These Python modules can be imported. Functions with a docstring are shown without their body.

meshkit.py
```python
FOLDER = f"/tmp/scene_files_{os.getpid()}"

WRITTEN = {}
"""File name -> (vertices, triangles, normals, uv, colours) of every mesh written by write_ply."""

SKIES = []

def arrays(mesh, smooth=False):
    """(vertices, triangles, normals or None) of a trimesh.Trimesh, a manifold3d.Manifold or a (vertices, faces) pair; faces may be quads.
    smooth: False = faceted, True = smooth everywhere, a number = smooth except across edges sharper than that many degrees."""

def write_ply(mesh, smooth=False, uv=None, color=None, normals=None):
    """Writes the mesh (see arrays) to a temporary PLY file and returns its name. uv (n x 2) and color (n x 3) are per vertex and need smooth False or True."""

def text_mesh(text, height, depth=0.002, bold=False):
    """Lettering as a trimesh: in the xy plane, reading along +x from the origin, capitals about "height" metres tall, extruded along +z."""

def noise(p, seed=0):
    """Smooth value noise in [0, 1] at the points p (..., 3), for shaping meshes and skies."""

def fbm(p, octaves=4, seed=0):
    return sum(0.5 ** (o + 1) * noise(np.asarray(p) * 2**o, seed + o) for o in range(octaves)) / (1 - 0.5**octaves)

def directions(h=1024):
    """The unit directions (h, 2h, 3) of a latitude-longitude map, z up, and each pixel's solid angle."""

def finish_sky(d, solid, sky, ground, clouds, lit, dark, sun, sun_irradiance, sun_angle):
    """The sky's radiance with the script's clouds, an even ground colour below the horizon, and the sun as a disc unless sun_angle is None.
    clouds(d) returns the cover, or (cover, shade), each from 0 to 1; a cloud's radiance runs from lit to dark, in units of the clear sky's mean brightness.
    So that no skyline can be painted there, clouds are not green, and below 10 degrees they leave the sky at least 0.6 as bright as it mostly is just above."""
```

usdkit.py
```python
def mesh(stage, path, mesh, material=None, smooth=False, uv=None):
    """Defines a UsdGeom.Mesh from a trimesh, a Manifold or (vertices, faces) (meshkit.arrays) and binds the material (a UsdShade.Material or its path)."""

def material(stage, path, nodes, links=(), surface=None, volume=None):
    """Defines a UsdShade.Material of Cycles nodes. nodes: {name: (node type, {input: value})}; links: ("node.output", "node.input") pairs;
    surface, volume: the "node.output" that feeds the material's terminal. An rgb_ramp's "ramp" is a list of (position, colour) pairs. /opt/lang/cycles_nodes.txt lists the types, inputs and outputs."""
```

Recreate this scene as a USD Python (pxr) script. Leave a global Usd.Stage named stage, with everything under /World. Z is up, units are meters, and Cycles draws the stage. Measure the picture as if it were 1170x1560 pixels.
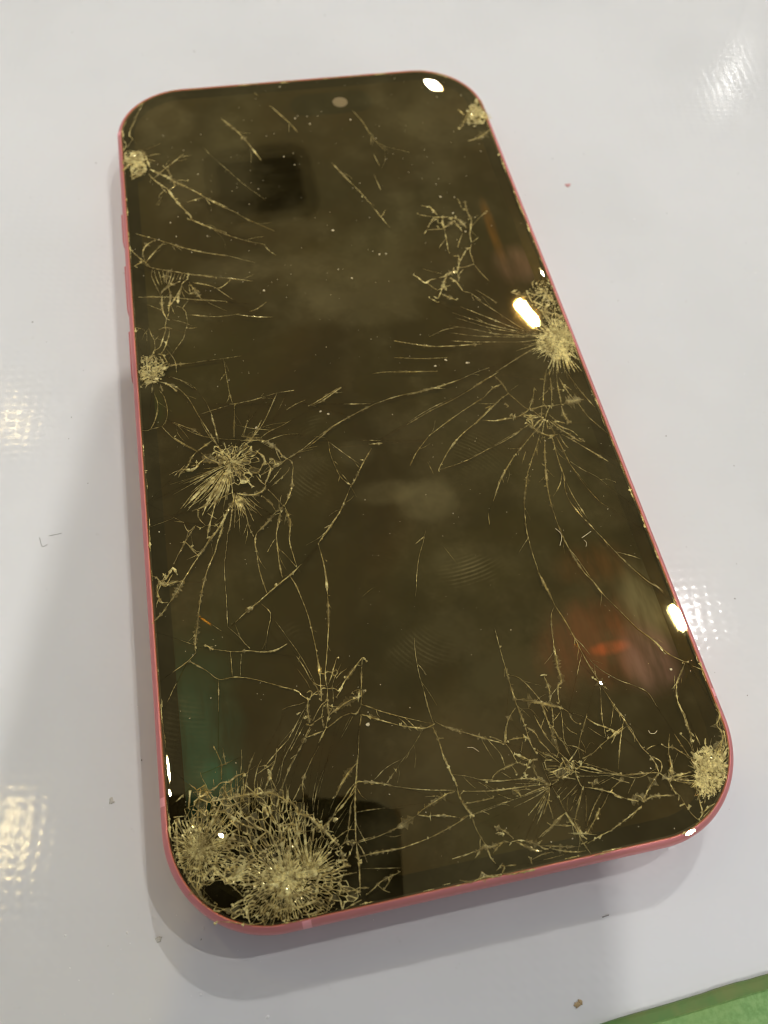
import math, random
import numpy as np, trimesh, shapely, usdkit
from scipy.spatial import Voronoi
from shapely.geometry import Polygon, LineString, Point
from shapely.ops import unary_union, polygonize
from shapely.prepared import prep
from pxr import Usd, UsdGeom, UsdLux, UsdShade, Gf, Vt

stage = Usd.Stage.CreateInMemory()
UsdGeom.SetStageUpAxis(stage, 'Z'); UsdGeom.SetStageMetersPerUnit(stage, 1.0)
UsdGeom.Xform.Define(stage, '/World'); UsdGeom.Scope.Define(stage, '/World/Looks')
rng = np.random.default_rng(7)

# ---------------------------------------------------------------- camera
CAM = np.array([-15.852, -72.057, 103.505]) / 1000
ROT = np.array([[0.979628, 0.153756, -0.129183], [-0.195663, 0.875633, -0.441568], [0.045223, 0.457849, 0.887879]])
cam = UsdGeom.Camera.Define(stage, '/World/camera')
cam.CreateHorizontalApertureAttr(36.0); cam.CreateVerticalApertureAttr(48.0)
cam.CreateFocalLengthAttr(36.0 * np.float64(1165.74) / 1170)
cam.CreateFStopAttr(33.0); cam.CreateFocusDistanceAttr(0.101)
cam.CreateClippingRangeAttr(Gf.Vec2f(0.002, 50))
cam.CreateExposureAttr(0.0)
M4 = np.eye(4); M4[:3, :3] = ROT.T; M4[3, :3] = CAM
cam.AddTransformOp().Set(Gf.Matrix4d(*M4.ravel().tolist()))

# ---------------------------------------------------------------- light
class Mat:
    """collects the nodes of one material"""
    def __init__(s): s.n, s.l, s.k = {}, [], 0
    def add(s, kind, out, **ins):
        s.k += 1; name = 'n%d' % s.k; vals = {}
        for k, v in ins.items():
            if isinstance(v, str) and '.' in v and v.split('.')[0] in s.n: s.l.append((v, name + '.' + k))
            else: vals[k] = v
        s.n[name] = (kind, vals); return name + '.' + out
    def build(s, name, surface=None): return usdkit.material(stage, '/World/Looks/' + name, s.n, s.l, surface=surface)
    def math(s, op, a, b=0.0, clamp=False): return s.add('math', 'value', math_type=op, value1=a, value2=b, use_clamp=clamp)
    def noise(s, vec, scale, detail=3, rough=.55, dist=0.): return s.add('noise_texture', 'fac', vector=vec, scale=scale, detail=detail, roughness=rough, distortion=dist)
    def rng(s, v, a, b, c=0., d=1., kind='smoothstep'): return s.add('map_range', 'result', range_type=kind, value=v, from_min=a, from_max=b, to_min=c, to_max=d, clamp=True)
    def mixc(s, f, a, b): return s.add('mix_color', 'result', fac=f, a=a, b=b)
    def spot(s, pos, c, r, soft=.5, warp=None):
        v = s.add('vector_math', 'vector', math_type='subtract', vector1=pos, vector2=(c[0] / 1000, c[1] / 1000, 0))
        v = s.add('vector_math', 'vector', math_type='multiply', vector1=v, vector2=(1000 / r[0], 1000 / r[1], 0))
        d = s.add('vector_math', 'value', math_type='length', vector1=v)
        if warp: d = s.math('add', d, s.math('multiply', s.math('subtract', warp, .5), .9))
        return s.rng(d, 1 - soft, 1.0, 1., 0.)

dm = Mat()
bg = dm.add('background_shader', 'background', color=(.955, .975, 1.0), strength=0.355)
dome = UsdLux.DomeLight.Define(stage, '/World/room_light')
UsdShade.MaterialBindingAPI.Apply(dome.GetPrim()).Bind(dm.build('room_air', bg))

# ---------------------------------------------------------------- helpers
used = {}
def path(name, parent='/World'):
    p = parent if isinstance(parent, str) else str(parent.GetPath())
    k = used.get((p, name), 0); used[(p, name)] = k + 1
    return '%s/%s' % (p, name if k == 0 else '%s_%03d' % (name, k))
def tag(o, label=None, cat=None, group=None, kind=None):
    for k, v in (('label', label), ('category', cat), ('group', group), ('kind', kind)):
        if v: o.SetCustomDataByKey(k, v)
    return o
def obj(name, mesh, mat, parent='/World', smooth=False):
    if isinstance(mesh, trimesh.Trimesh): mesh = (np.array(mesh.vertices), np.array(mesh.faces))
    v, f = mesh
    return usdkit.mesh(stage, path(name, parent), (np.asarray(v, float) / 1000, np.asarray(f)), mat, smooth=smooth).GetPrim()
def thing(name, label, cat, loc=(0, 0, 0), group=None):
    x = UsdGeom.Xform.Define(stage, path(name)); x.AddTranslateOp().Set(Gf.Vec3d(*[c / 1000 for c in loc]))
    return tag(x.GetPrim(), label, cat, group)
def cat(parts):
    vs, fs, n = [], [], 0
    for v, f in parts:
        vs.append(v); fs.append(np.asarray(f) + n); n += len(v)
    return np.vstack(vs), np.vstack(fs)
def rrect(inset, n=16, W=70.8, H=146.8, R=12.9):
    w, h, r = W / 2 - inset, H / 2 - inset, R - inset
    o = []
    for cx, cy, a0 in ((w - r, h - r, 0), (-w + r, h - r, 90), (-w + r, -h + r, 180), (w - r, -h + r, 270)):
        for a in np.radians(np.linspace(a0, a0 + 90, n)): o.append((cx + r * math.cos(a), cy + r * math.sin(a)))
    return np.array(o)
def bez(p, step):
    """smooth curve through the points of a polyline, sampled evenly"""
    p = np.asarray(p, float)
    if len(p) > 2:
        q = np.vstack([2 * p[0] - p[1], p, 2 * p[-1] - p[-2]]); out = []
        for i in range(1, len(q) - 2):
            a, b, c, d = q[i - 1], q[i], q[i + 1], q[i + 2]
            for t in np.linspace(0, 1, 8, endpoint=False):
                out.append(.5 * (2 * b + (c - a) * t + (2 * a - 5 * b + 4 * c - d) * t * t + (3 * b - a - 3 * c + d) * t ** 3))
        p = np.vstack([out, p[-1:]])
    s = np.r_[0, np.cumsum(np.linalg.norm(np.diff(p, axis=0), axis=1))]
    n = max(2, int(s[-1] / step) + 1); t = np.linspace(0, s[-1], n)
    return np.stack([np.interp(t, s, p[:, 0]), np.interp(t, s, p[:, 1])], 1)

# ---------------------------------------------------------------- materials
def simple(name, color, rough=.5, **kw):
    m = Mat(); return m.build(name, m.add('principled_bsdf', 'BSDF', base_color=color, roughness=rough, **kw))

def table_mat():
    m = Mat(); pos = m.add('geometry', 'position')
    rot = m.add('mapping', 'vector', mapping_type='point', vector=pos, rotation=(0, 0, .16))
    wob = m.add('noise_texture', 'color', vector=pos, scale=300., detail=2)
    wob = m.add('vector_math', 'vector', math_type='scale', vector1=wob, scale=.0011)
    rv = m.add('vector_math', 'vector', math_type='add', vector1=rot, vector2=wob)
    wx = m.add('wave_texture', 'fac', wave_type='bands', bands_direction='x', vector=rv, scale=190., distortion=.6, detail=1., detail_scale=2.)
    wy = m.add('wave_texture', 'fac', wave_type='bands', bands_direction='y', vector=rv, scale=225., distortion=.6, detail=1., detail_scale=2.)
    wv = m.math('multiply', wx, wy)
    patch = m.rng(m.noise(pos, 11., 2), .42, .62, .12, 1.)
    h = m.math('multiply', wv, patch)
    h = m.math('add', m.math('multiply', h, 1.), m.math('multiply', m.noise(pos, 700., 3), .35))
    h = m.math('add', h, m.math('multiply', m.noise(pos, 45., 2), 4.0))
    nor = m.add('bump', 'normal', height=h, strength=1., distance=.000011)
    c = m.mixc(m.rng(m.noise(pos, 20., 4), .35, .7), (.74, .745, .76), (.70, .705, .718))
    c = m.mixc(m.rng(m.noise(pos, 330., 4, .7), .66, .80), c, (.66, .66, .655))
    p = m.add('principled_bsdf', 'BSDF', base_color=c, roughness=.085, specular_ior_level=.055, normal=nor)
    return m.build('white_vinyl', p)

def glass_mat():
    m = Mat(); g = m.add('geometry', 'position'); back = m.add('geometry', 'backfacing')
    n1 = m.noise(g, 55., 5, .6); n2 = m.noise(g, 170., 5, .65)
    # grease and fingerprints: a thin pale film
    film = m.math('add', m.math('multiply', m.rng(n1, .44, .66), .05), m.math('multiply', m.rng(m.noise(g, 240., 5, .75), .5, .8), .026))
    for (c, r, a) in [((4.48, -23.45), (5.5, 4.2), 0.11), ((-0.85, -21.44), (6, 2.6), 0.075), ((-4.29, -14.17), (3.5, 3), 0.06), ((-5.57, 14.62), (6, 5), 0.03), ((-17.26, 24.41), (9, 4), 0.035), ((-26.51, 62.53), (8, 7), 0.04), ((10.42, 34.37), (6, 9), 0.022), ((18.3, 54.54), (9, 9), 0.022), ((6.9, -33.22), (5, 3), 0.03), ((20.27, -12.45), (5, 5), 0.03), ((-3.93, -56.97), (7, 6), 0.02), ((-5.87, 19.7), (14, 8), 0.018)]:
        film = m.math('add', film, m.math('multiply', m.math('multiply', m.spot(g, c, r, .55, n2), m.rng(n2, .2, .7, .4, 1.)), a))
    for (c, r, cc, sc, a) in [((-14.35, -38.44), (5.5, 6.5), (-16.04, -42.17), 520.0, 0.1), ((7.76, -35.35), (5.0, 3.2), (4.98, -16.89), 560.0, 0.12), ((-11.95, -7.04), (6.0, 5.0), (-8.25, -14.63), 540.0, 0.07), ((-8.96, -18.94), (7.0, 5.0), (-1.32, -8.83), 560.0, 0.1), ((-4.64, -31.15), (7.0, 7.0), (3.33, -24.32), 560.0, 0.06), ((12.9, -17.1), (6.0, 5.0), (3.56, -27.52), 540.0, 0.05), ((-1.44, -45.76), (6.0, 5.0), (5.75, -37.9), 560.0, 0.05), ((-31.84, -50.85), (5.0, 9.0), (-26.07, -32.13), 540.0, 0.06)]:
        v = m.add('vector_math', 'vector', math_type='subtract', vector1=g, vector2=(cc[0] / 1000, cc[1] / 1000, 0.0078))
        wv = m.add('wave_texture', 'fac', wave_type='rings', rings_direction='z', vector=v, scale=sc, distortion=3.2, detail=3., detail_scale=90., detail_roughness=.65)
        wv = m.math('multiply', m.rng(wv, .35, .9), m.math('multiply', m.rng(n2, .36, .62), m.rng(n1, .35, .6)))
        film = m.math('add', film, m.math('multiply', m.math('multiply', m.spot(g, c, r, .8, n2), wv), a))
    film = m.math('minimum', film, .5)
    fr = m.add('fresnel', 'fac', IOR=1.76)
    nz = m.noise(g, 28., 2)
    nor = m.add('bump', 'normal', height=nz, strength=1., distance=.00003)
    fr = m.math('multiply', fr, m.math('subtract', 1., back))
    clear = m.add('transparent_bsdf', 'BSDF', color=(.90, .80, .56))
    gl = m.add('glossy_bsdf', 'BSDF', color=(1.0, 0.82, 0.34), roughness=.012, normal=nor)
    df = m.add('diffuse_bsdf', 'BSDF', color=(.62, .51, .23))
    b = m.add('mix_closure', 'closure', fac=fr, closure1=clear, closure2=gl)
    b = m.add('mix_closure', 'closure', fac=m.math('multiply', film, m.math('subtract', 1., back)), closure1=b, closure2=df)
    return m.build('cracked_glass', b)

def crack_mat(name, lo, hi, rough, solid=1.):
    m = Mat(); g = m.add('geometry', 'position'); isl = m.add('geometry', 'random_per_island')
    f = m.math('multiply', m.rng(m.noise(g, 1700., 3, .7), .3, .68), m.rng(m.noise(g, 260., 3, .6), .34, .60, .30, 1.))
    c = m.mixc(f, lo, hi)
    p = m.add('principled_bsdf', 'BSDF', base_color=c, roughness=rough, specular_ior_level=.9, specular_tint=(1., .84, .42))
    if solid < 1:
        t_ = m.add('transparent_bsdf', 'BSDF', color=(.97, .93, .80))
        fac = m.math('multiply', m.rng(m.noise(g, 900., 3, .65), .3, .7, .35, 1.), m.rng(m.noise(g, 200., 3), .35, .65, solid, min(1., solid * 2.2)))
        p = m.add('mix_closure', 'closure', fac=fac, closure1=t_, closure2=p)
    return m.build(name, p)

def panel_mat():
    m = Mat(); g = m.add('geometry', 'position'); n = m.noise(g, 60., 3, .55, .6); n3 = m.noise(m.add('mapping', 'vector', mapping_type='point', vector=g, rotation=(0, 0, -.5), scale=(1., .22, 1.)), 300., 4, .6)
    c = m.mixc(m.rng(n, .3, .75), (.007, .0055, .0028), (.013, .0125, .0066))
    for (ce, r, col, a) in [((-30.1, -48.8), (6.5, 15), (0.02, 0.15, 0.3), 0.9), ((-28.02, -55.82), (2.8, 3.6), (0.02, 0.27, 0.55), 0.9), ((-29.08, -37.1), (7, 14), (0.014, 0.045, 0.08), 0.7), ((-32.55, -1.2), (2.6, 4), (0.008, 0.08, 0.04), 0.8), ((21.73, -47.36), (10, 9), (0.26, 0.08, 0.07), 0.9), ((23.44, -49.04), (3.6, 1.2), (0.85, 0.2, 0.12), 0.85), ((30.27, -44.27), (5, 8), (0.26, 0.32, 0.55), 0.8), ((15.94, -49.88), (4, 7), (0.16, 0.04, 0.03), 0.7), ((24.59, -37.39), (7, 5), (0.2, 0.09, 0.06), 0.6), ((28.13, -51.26), (5, 6), (0.34, 0.26, 0.75), 0.8), ((27.97, 26.87), (1.3, 10), (0.2, 0.11, 0.018), 0.9), ((30.2, 18.66), (5, 6), (0.26, 0.2, 0.45), 0.7), ((23.02, 5.2), (10, 5), (0.09, 0.07, 0.09), 0.6), ((1.71, -22.96), (9, 5), (0.04, 0.034, 0.02), 0.5), ((-4.12, 23.9), (12, 9), (0.03, 0.026, 0.014), 0.6)]:  # teal, red and rainbow reflections on the screen, painted into the base colour
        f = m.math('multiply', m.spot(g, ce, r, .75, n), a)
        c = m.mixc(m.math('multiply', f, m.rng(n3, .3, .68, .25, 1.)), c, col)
    tint = m.mixc(m.rng(m.noise(g, 26., 3, .55, .8), .36, .64), (1., .70, .36), (.90, .95, .52))
    p = m.add('principled_bsdf', 'BSDF', base_color=c, roughness=m.rng(n3, .2, .8, .014, .03), specular_ior_level=m.rng(m.noise(g, 34., 4, .6, 1.2), .34, .66, .55, 1.15), specular_tint=tint)
    return m.build('dead_display', p)

def mat_green():
    m = Mat(); g = m.add('geometry', 'position')
    n = m.noise(g, 1400., 4, .7)
    c = m.mixc(m.rng(n, .3, .7), (.15, .31, .085), (.25, .43, .15))
    c = m.mixc(m.rng(m.noise(g, 120., 3), .4, .7, 0., .5), c, (.22, .36, .10))
    nor = m.add('bump', 'normal', height=n, strength=1., distance=.00008)
    return m.build('green_foam', m.add('principled_bsdf', 'BSDF', base_color=c, roughness=.6, normal=nor))
def mat_green_edge():
    m = Mat(); g = m.add('geometry', 'position'); n = m.noise(g, 900., 4, .7)
    c = m.mixc(m.rng(m.noise(g, 150., 3), .4, .6), (.10, .21, .052), (.16, .21, .06))
    nor = m.add('bump', 'normal', height=n, strength=1., distance=.00008)
    return m.build('green_foam_edge', m.add('principled_bsdf', 'BSDF', base_color=c, roughness=.7, normal=nor))

def pink_mat(name, color, metallic, rough):
    m = Mat(); g = m.add('geometry', 'position')
    c = m.mixc(m.noise(g, 90., 3), color, tuple(x * .9 for x in color))
    c = m.mixc(m.rng(m.noise(g, 520., 4, .75), .66, .76), c, (.62, .42, .40))
    return m.build(name, m.add('principled_bsdf', 'BSDF', base_color=c, roughness=rough, metallic=metallic))

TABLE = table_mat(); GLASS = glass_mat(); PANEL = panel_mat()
CRACK = crack_mat('crack_facets', (.28, .21, .078), (1.0, .88, .40), .16)
FAINT = crack_mat('fine_crack_facets', (.10, .078, .034), (.98, .82, .36), .2)
SLIVER = crack_mat('translucent_sliver', (.22, .17, .075), (.90, .76, .38), .15, .13)
FRINGE = crack_mat('translucent_fracture', (.26, .20, .085), (.92, .78, .38), .2, .22)
POWDER = crack_mat('glass_powder', (.42, .32, .11), (1.0, .86, .38), .3)
CHIP = simple('glass_chip', (.10, .08, .035), .05, specular_ior_level=.35, specular_tint=(1., .82, .36))
BLACK = simple('black_border_ink', (.006, .0040, .0026), .25, specular_ior_level=.06, specular_tint=(1., .8, .4))
DARK = simple('camera_cutout_black', (.003, .004, .004), .05, specular_ior_level=.4, specular_tint=(.9, .9, .6))
LENS = simple('lens_coating', (.36, .43, .98), .25)
PINK = pink_mat('pink_aluminium', (.72, .255, .258), .5, .42)
BAND = pink_mat('pink_antenna_plastic', (.95, .40, .44), 0., .4)
BACK = pink_mat('pink_back_glass', (.75, .35, .37), 0., .35)
GREEN, GREENE = mat_green(), mat_green_edge()
GASKET = simple('dark_gasket', (.02, .013, .01), .5)

# ---------------------------------------------------------------- table
s = 900.
tag(obj('tabletop', (np.array([[-s, -s, 0], [s, -s, 0], [s, s, 0], [-s, s, 0], [-s, -s, -25], [s, -s, -25], [s, s, -25], [-s, s, -25]]),
    np.array([[0, 1, 2], [0, 2, 3], [4, 6, 5], [4, 7, 6], [0, 4, 5], [0, 5, 1], [1, 5, 6], [1, 6, 2], [2, 6, 7], [2, 7, 3], [3, 7, 4], [3, 4, 0]])), TABLE), kind='structure')

# ---------------------------------------------------------------- ceiling lamps mirrored in the screen and the vinyl, and an unseen added one
def lamp_mat(name, color, strength):
    m = Mat(); return m.build(name, m.add('emission', 'emission', color=color, strength=strength))
HOUSING = simple('lamp_housing_grey', (.55, .55, .55), .5)
def box(sx, sy, sz, c=(0, 0, 0)):
    b = trimesh.creation.box((sx, sy, sz)); b.apply_translation(c); return b
def lamp(x, y, z, lx, ly, rot, strength, label, color):
    t = thing('ceiling_lamp', label, 'lamp', (x, y, z), 'ceiling lamps above the table')
    R = trimesh.transformations.rotation_matrix(rot, (0, 0, 1))
    cap = LineString([(-(lx - ly) / 2, 0), ((lx - ly) / 2, 0)]).buffer(ly / 2, quad_segs=10)
    ex = lambda p, h, z0: trimesh.creation.extrude_polygon(p, h, engine='earcut').apply_translation((0, 0, z0)).apply_transform(R)
    obj('housing', ex(cap.buffer(14), 40, 6), HOUSING, t)
    obj('frosted_rim', ex(cap.buffer(3).difference(cap.buffer(.5)), 6, -1), lamp_mat('lamp_rim_%d' % len(used), color, strength * .02), t)
    obj('diffuser', ex(cap, 6, -2), lamp_mat('lamp_glow_%d' % len(used), color, strength), t)
for a in [(954, 1672, 2008, 112, 20, 1.9, 2800.0, 'ceiling lamp mirrored beside the crushed right edge of the screen', (1.0, 0.98, 0.93)), (1082, 478, 2008, 66, 13, 1.7, 3400.0, 'ceiling lamp mirrored low on the right edge of the screen', (1.0, 0.98, 0.93)), (-821, 1507, 2000, 120, 50, 1.5, 170.0, 'ceiling lamp glinting on the vinyl left of the volume buttons', (1.0, 0.78, 0.36)), (-799, 250, 2000, 180, 60, 1.5, 170.0, 'ceiling lamp glinting on the vinyl at the lower left', (1.0, 0.78, 0.36)), (-560, -860, 2000, 120, 60, 0.3, 700.0, 'ceiling lamp behind the camera whose light the black phone blocks at lower left', (1.0, 0.98, 0.93)), (2250, 2850, 2000, 160, 70, 0.9, 65.0, 'ceiling lamp glinting on the vinyl at the top right', (1.0, 0.98, 0.93))]: lamp(*a)  # the lamp behind the camera is added to cast the wedge shadow

# made-up dark vent overhead, added for the dark reflection in the upper screen
VENT = simple('vent_dark_grey', (.26, .28, .30), .8)
t = thing('added_ceiling_vent', 'unseen dark square vent added overhead for the dark reflection in the upper screen', 'vent', (95, 2500, 2020))
sq = lambda a, b, r_: Polygon(rrect(0, 8, a, b, r_))
obj('flange', trimesh.creation.extrude_polygon(sq(430, 430, 90).difference(sq(330, 340, 70)), 12, engine='earcut'), simple('vent_grey', (.55, .55, .55), .8), t)
obj('backing', trimesh.creation.extrude_polygon(sq(350, 360, 70), 8, engine='earcut').apply_translation((0, 0, 30)), VENT, t)
for k in range(6): obj('slat', box(325, 8, 14, (0, -140 + k * 55, 14)), VENT, t)

# the black phone that takes the picture, mirrored in the lower part of the screen
HAND = simple('camera_phone_black', (.07, .09, .085), .6)
def to_world(v): return np.asarray(v) @ ROT.T + CAM * 1000
t = thing('camera_phone', 'black phone held over the table and mirrored in the lower left of the screen', 'phone')
pg = Polygon(rrect(0, 8, 74, 150, 7)); b = trimesh.creation.extrude_polygon(pg, 7.5, engine='earcut')
b.apply_translation((13.4 - 37, 28 - 75, 1.0)); b.vertices = to_world(b.vertices); obj('body', b, HAND, t)
b = trimesh.creation.cylinder(7.5, 1.6, 32); b.apply_translation((-20, 0, .3)); b.vertices = to_world(b.vertices); obj('lens_ring', b, HAND, t)

# ---------------------------------------------------------------- green mat at the lower right corner
gA, gB = np.array((10.91, -89.49)), np.array((31.61, -88.8))
gd = (gB - gA) / np.linalg.norm(gB - gA); gn = np.array([gd[1], -gd[0]])          # gn points away from the phone
t = thing('foam_mat', 'green grainy foam mat whose edge crosses the bottom right corner', 'mat')
N = 260; u = np.linspace(-70, 160, N)
jag = np.convolve(rng.normal(0, .07, N + 8), np.ones(5) / 5, 'valid')[:N]
front = gA + gd * u[:, None] + gn * jag[:, None]; mid = gA + gd * u[:, None] + gn * (1.25 + jag[::-1, None] * .6); far = gA + gd * u[:, None] + gn * 70.
def strip(a, b):
    n = len(a); f = [[i, i + 1, n + i + 1] for i in range(n - 1)] + [[i, n + i + 1, n + i] for i in range(n - 1)]
    return np.vstack([a, b]), np.array(f)
c3 = lambda p, z: np.c_[p, np.full(len(p), z)]
obj('mat_edge', cat([strip(c3(front, 0), c3(front, .75)), strip(c3(front, .75), c3(front + gn * .25, 1.0)), strip(c3(front + gn * .25, 1.), c3(mid, 1.02))]), GREENE, t)
obj('mat_top', cat([strip(c3(mid, 1.02), c3(mid + gn * .12, 1.25)), strip(c3(mid + gn * .12, 1.25), c3(far, 1.25)), strip(c3(far, 1.25), c3(far, 0))]), GREEN, t)

# ---------------------------------------------------------------- the phone
phone = thing('smartphone', 'pink smartphone lying face up with its black screen shattered all over', 'phone')
PROF = [(1.06, 7.2), (1.04, 7.58), (.95, 7.70), (.82, 7.72), (.62, 7.65), (.40, 7.47), (.22, 7.17), (.09, 6.75), (.02, 6.2), (0, 5.6), (0, 2.3), (.02, 1.7), (.09, 1.1), (.22, .65), (.40, .32), (.62, .12), (.9, .05)]
def sweep(prof, off=0., sel=None, n=28):
    rings = [np.c_[rrect(i - off, n), np.full(4 * n, z)] for i, z in prof]
    k = 4 * n; v = np.vstack(rings); f = []
    for j in range(len(prof) - 1):
        for i in range(k):
            a, b = j * k + i, j * k + (i + 1) % k
            f += [[a, b + k, b], [a, a + k, b + k]]
    return v, np.array(f)
frame = obj('frame', sweep(PROF), PINK, phone, smooth=50)
def side_band(kind, at, width):
    """a thin strip of antenna plastic across the frame, a hair proud of the metal"""
    v = []; f = []
    for i, z in PROF[2:-1]:
        e = 35.4 - i + .006 if kind in 'LR' else 73.4 - i + .006
        for q in (-width / 2, width / 2):
            v.append({'L': (-e, at + q, z), 'R': (e, at + q, z), 'T': (at + q, e, z), 'B': (at + q, -e, z)}[kind])
    for j in range(len(PROF) - 4): f += [[2 * j, 2 * j + 1, 2 * j + 3], [2 * j, 2 * j + 3, 2 * j + 2]]
    return np.array(v, float), np.array(f)
for kind, at in [('L', 61.4), ('L', -57.23), ('R', 61.4), ('R', -57.23), ('B', -20.25), ('T', 20.25)]: obj('antenna_band', side_band(kind, at, 1.0), BAND, frame)
def button(y0, y1):
    b = trimesh.creation.extrude_polygon(LineString([(0, y0 + .9), (0, y1 - .9)]).buffer(.9, quad_segs=8), .5, engine='earcut')   # x across, y along, z out
    v = b.vertices.copy(); c = v[:, 2] > .4; v[c, 0] *= .86
    b.vertices = np.c_[-35.27 - v[:, 2], v[:, 1], 4.6 - v[:, 0] * 1.35]; return b
for nm, y0, y1 in [('action_button', 35.25, 42.99), ('volume_button', 19.9, 30.59), ('volume_button', 6.02, 16.26)]: obj(nm, button(y0, y1), PINK, phone, smooth=30)
obj('back_panel', trimesh.creation.extrude_polygon(Polygon(rrect(.85)), .3, engine='earcut').apply_translation((0, 0, .02)), BACK, phone)
ring = Polygon(rrect(.75)).difference(Polygon(rrect(1.2)))
obj('gasket', trimesh.creation.extrude_polygon(ring, .5, engine='earcut').apply_translation((0, 0, 7.1)), GASKET, phone)
AW, AH = 71.6 / 2 - 3.15, 147.6 / 2 - 3.15
act = Polygon(rrect(3.15))
obj('black_border', trimesh.creation.extrude_polygon(Polygon(rrect(1.1)).difference(act.buffer(-.02)), .25, engine='earcut').apply_translation((0, 0, 7.05)), BLACK, phone)
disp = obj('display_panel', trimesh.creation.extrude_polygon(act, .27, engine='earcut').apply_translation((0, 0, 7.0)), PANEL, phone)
cx, cy = (7.29, 65.37)
pill = LineString([(cx - 6.5, cy - .0), (cx + 3.2, cy)]).buffer(3.2, quad_segs=12)
obj('camera_cutout', trimesh.creation.extrude_polygon(pill, .03, engine='earcut').apply_translation((0, 0, 7.275)), DARK, phone)
obj('front_camera', trimesh.creation.extrude_polygon(Point(cx, cy).buffer(1.45, quad_segs=16), .03, engine='earcut').apply_translation((0, 0, 7.31)), LENS, phone)

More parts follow.
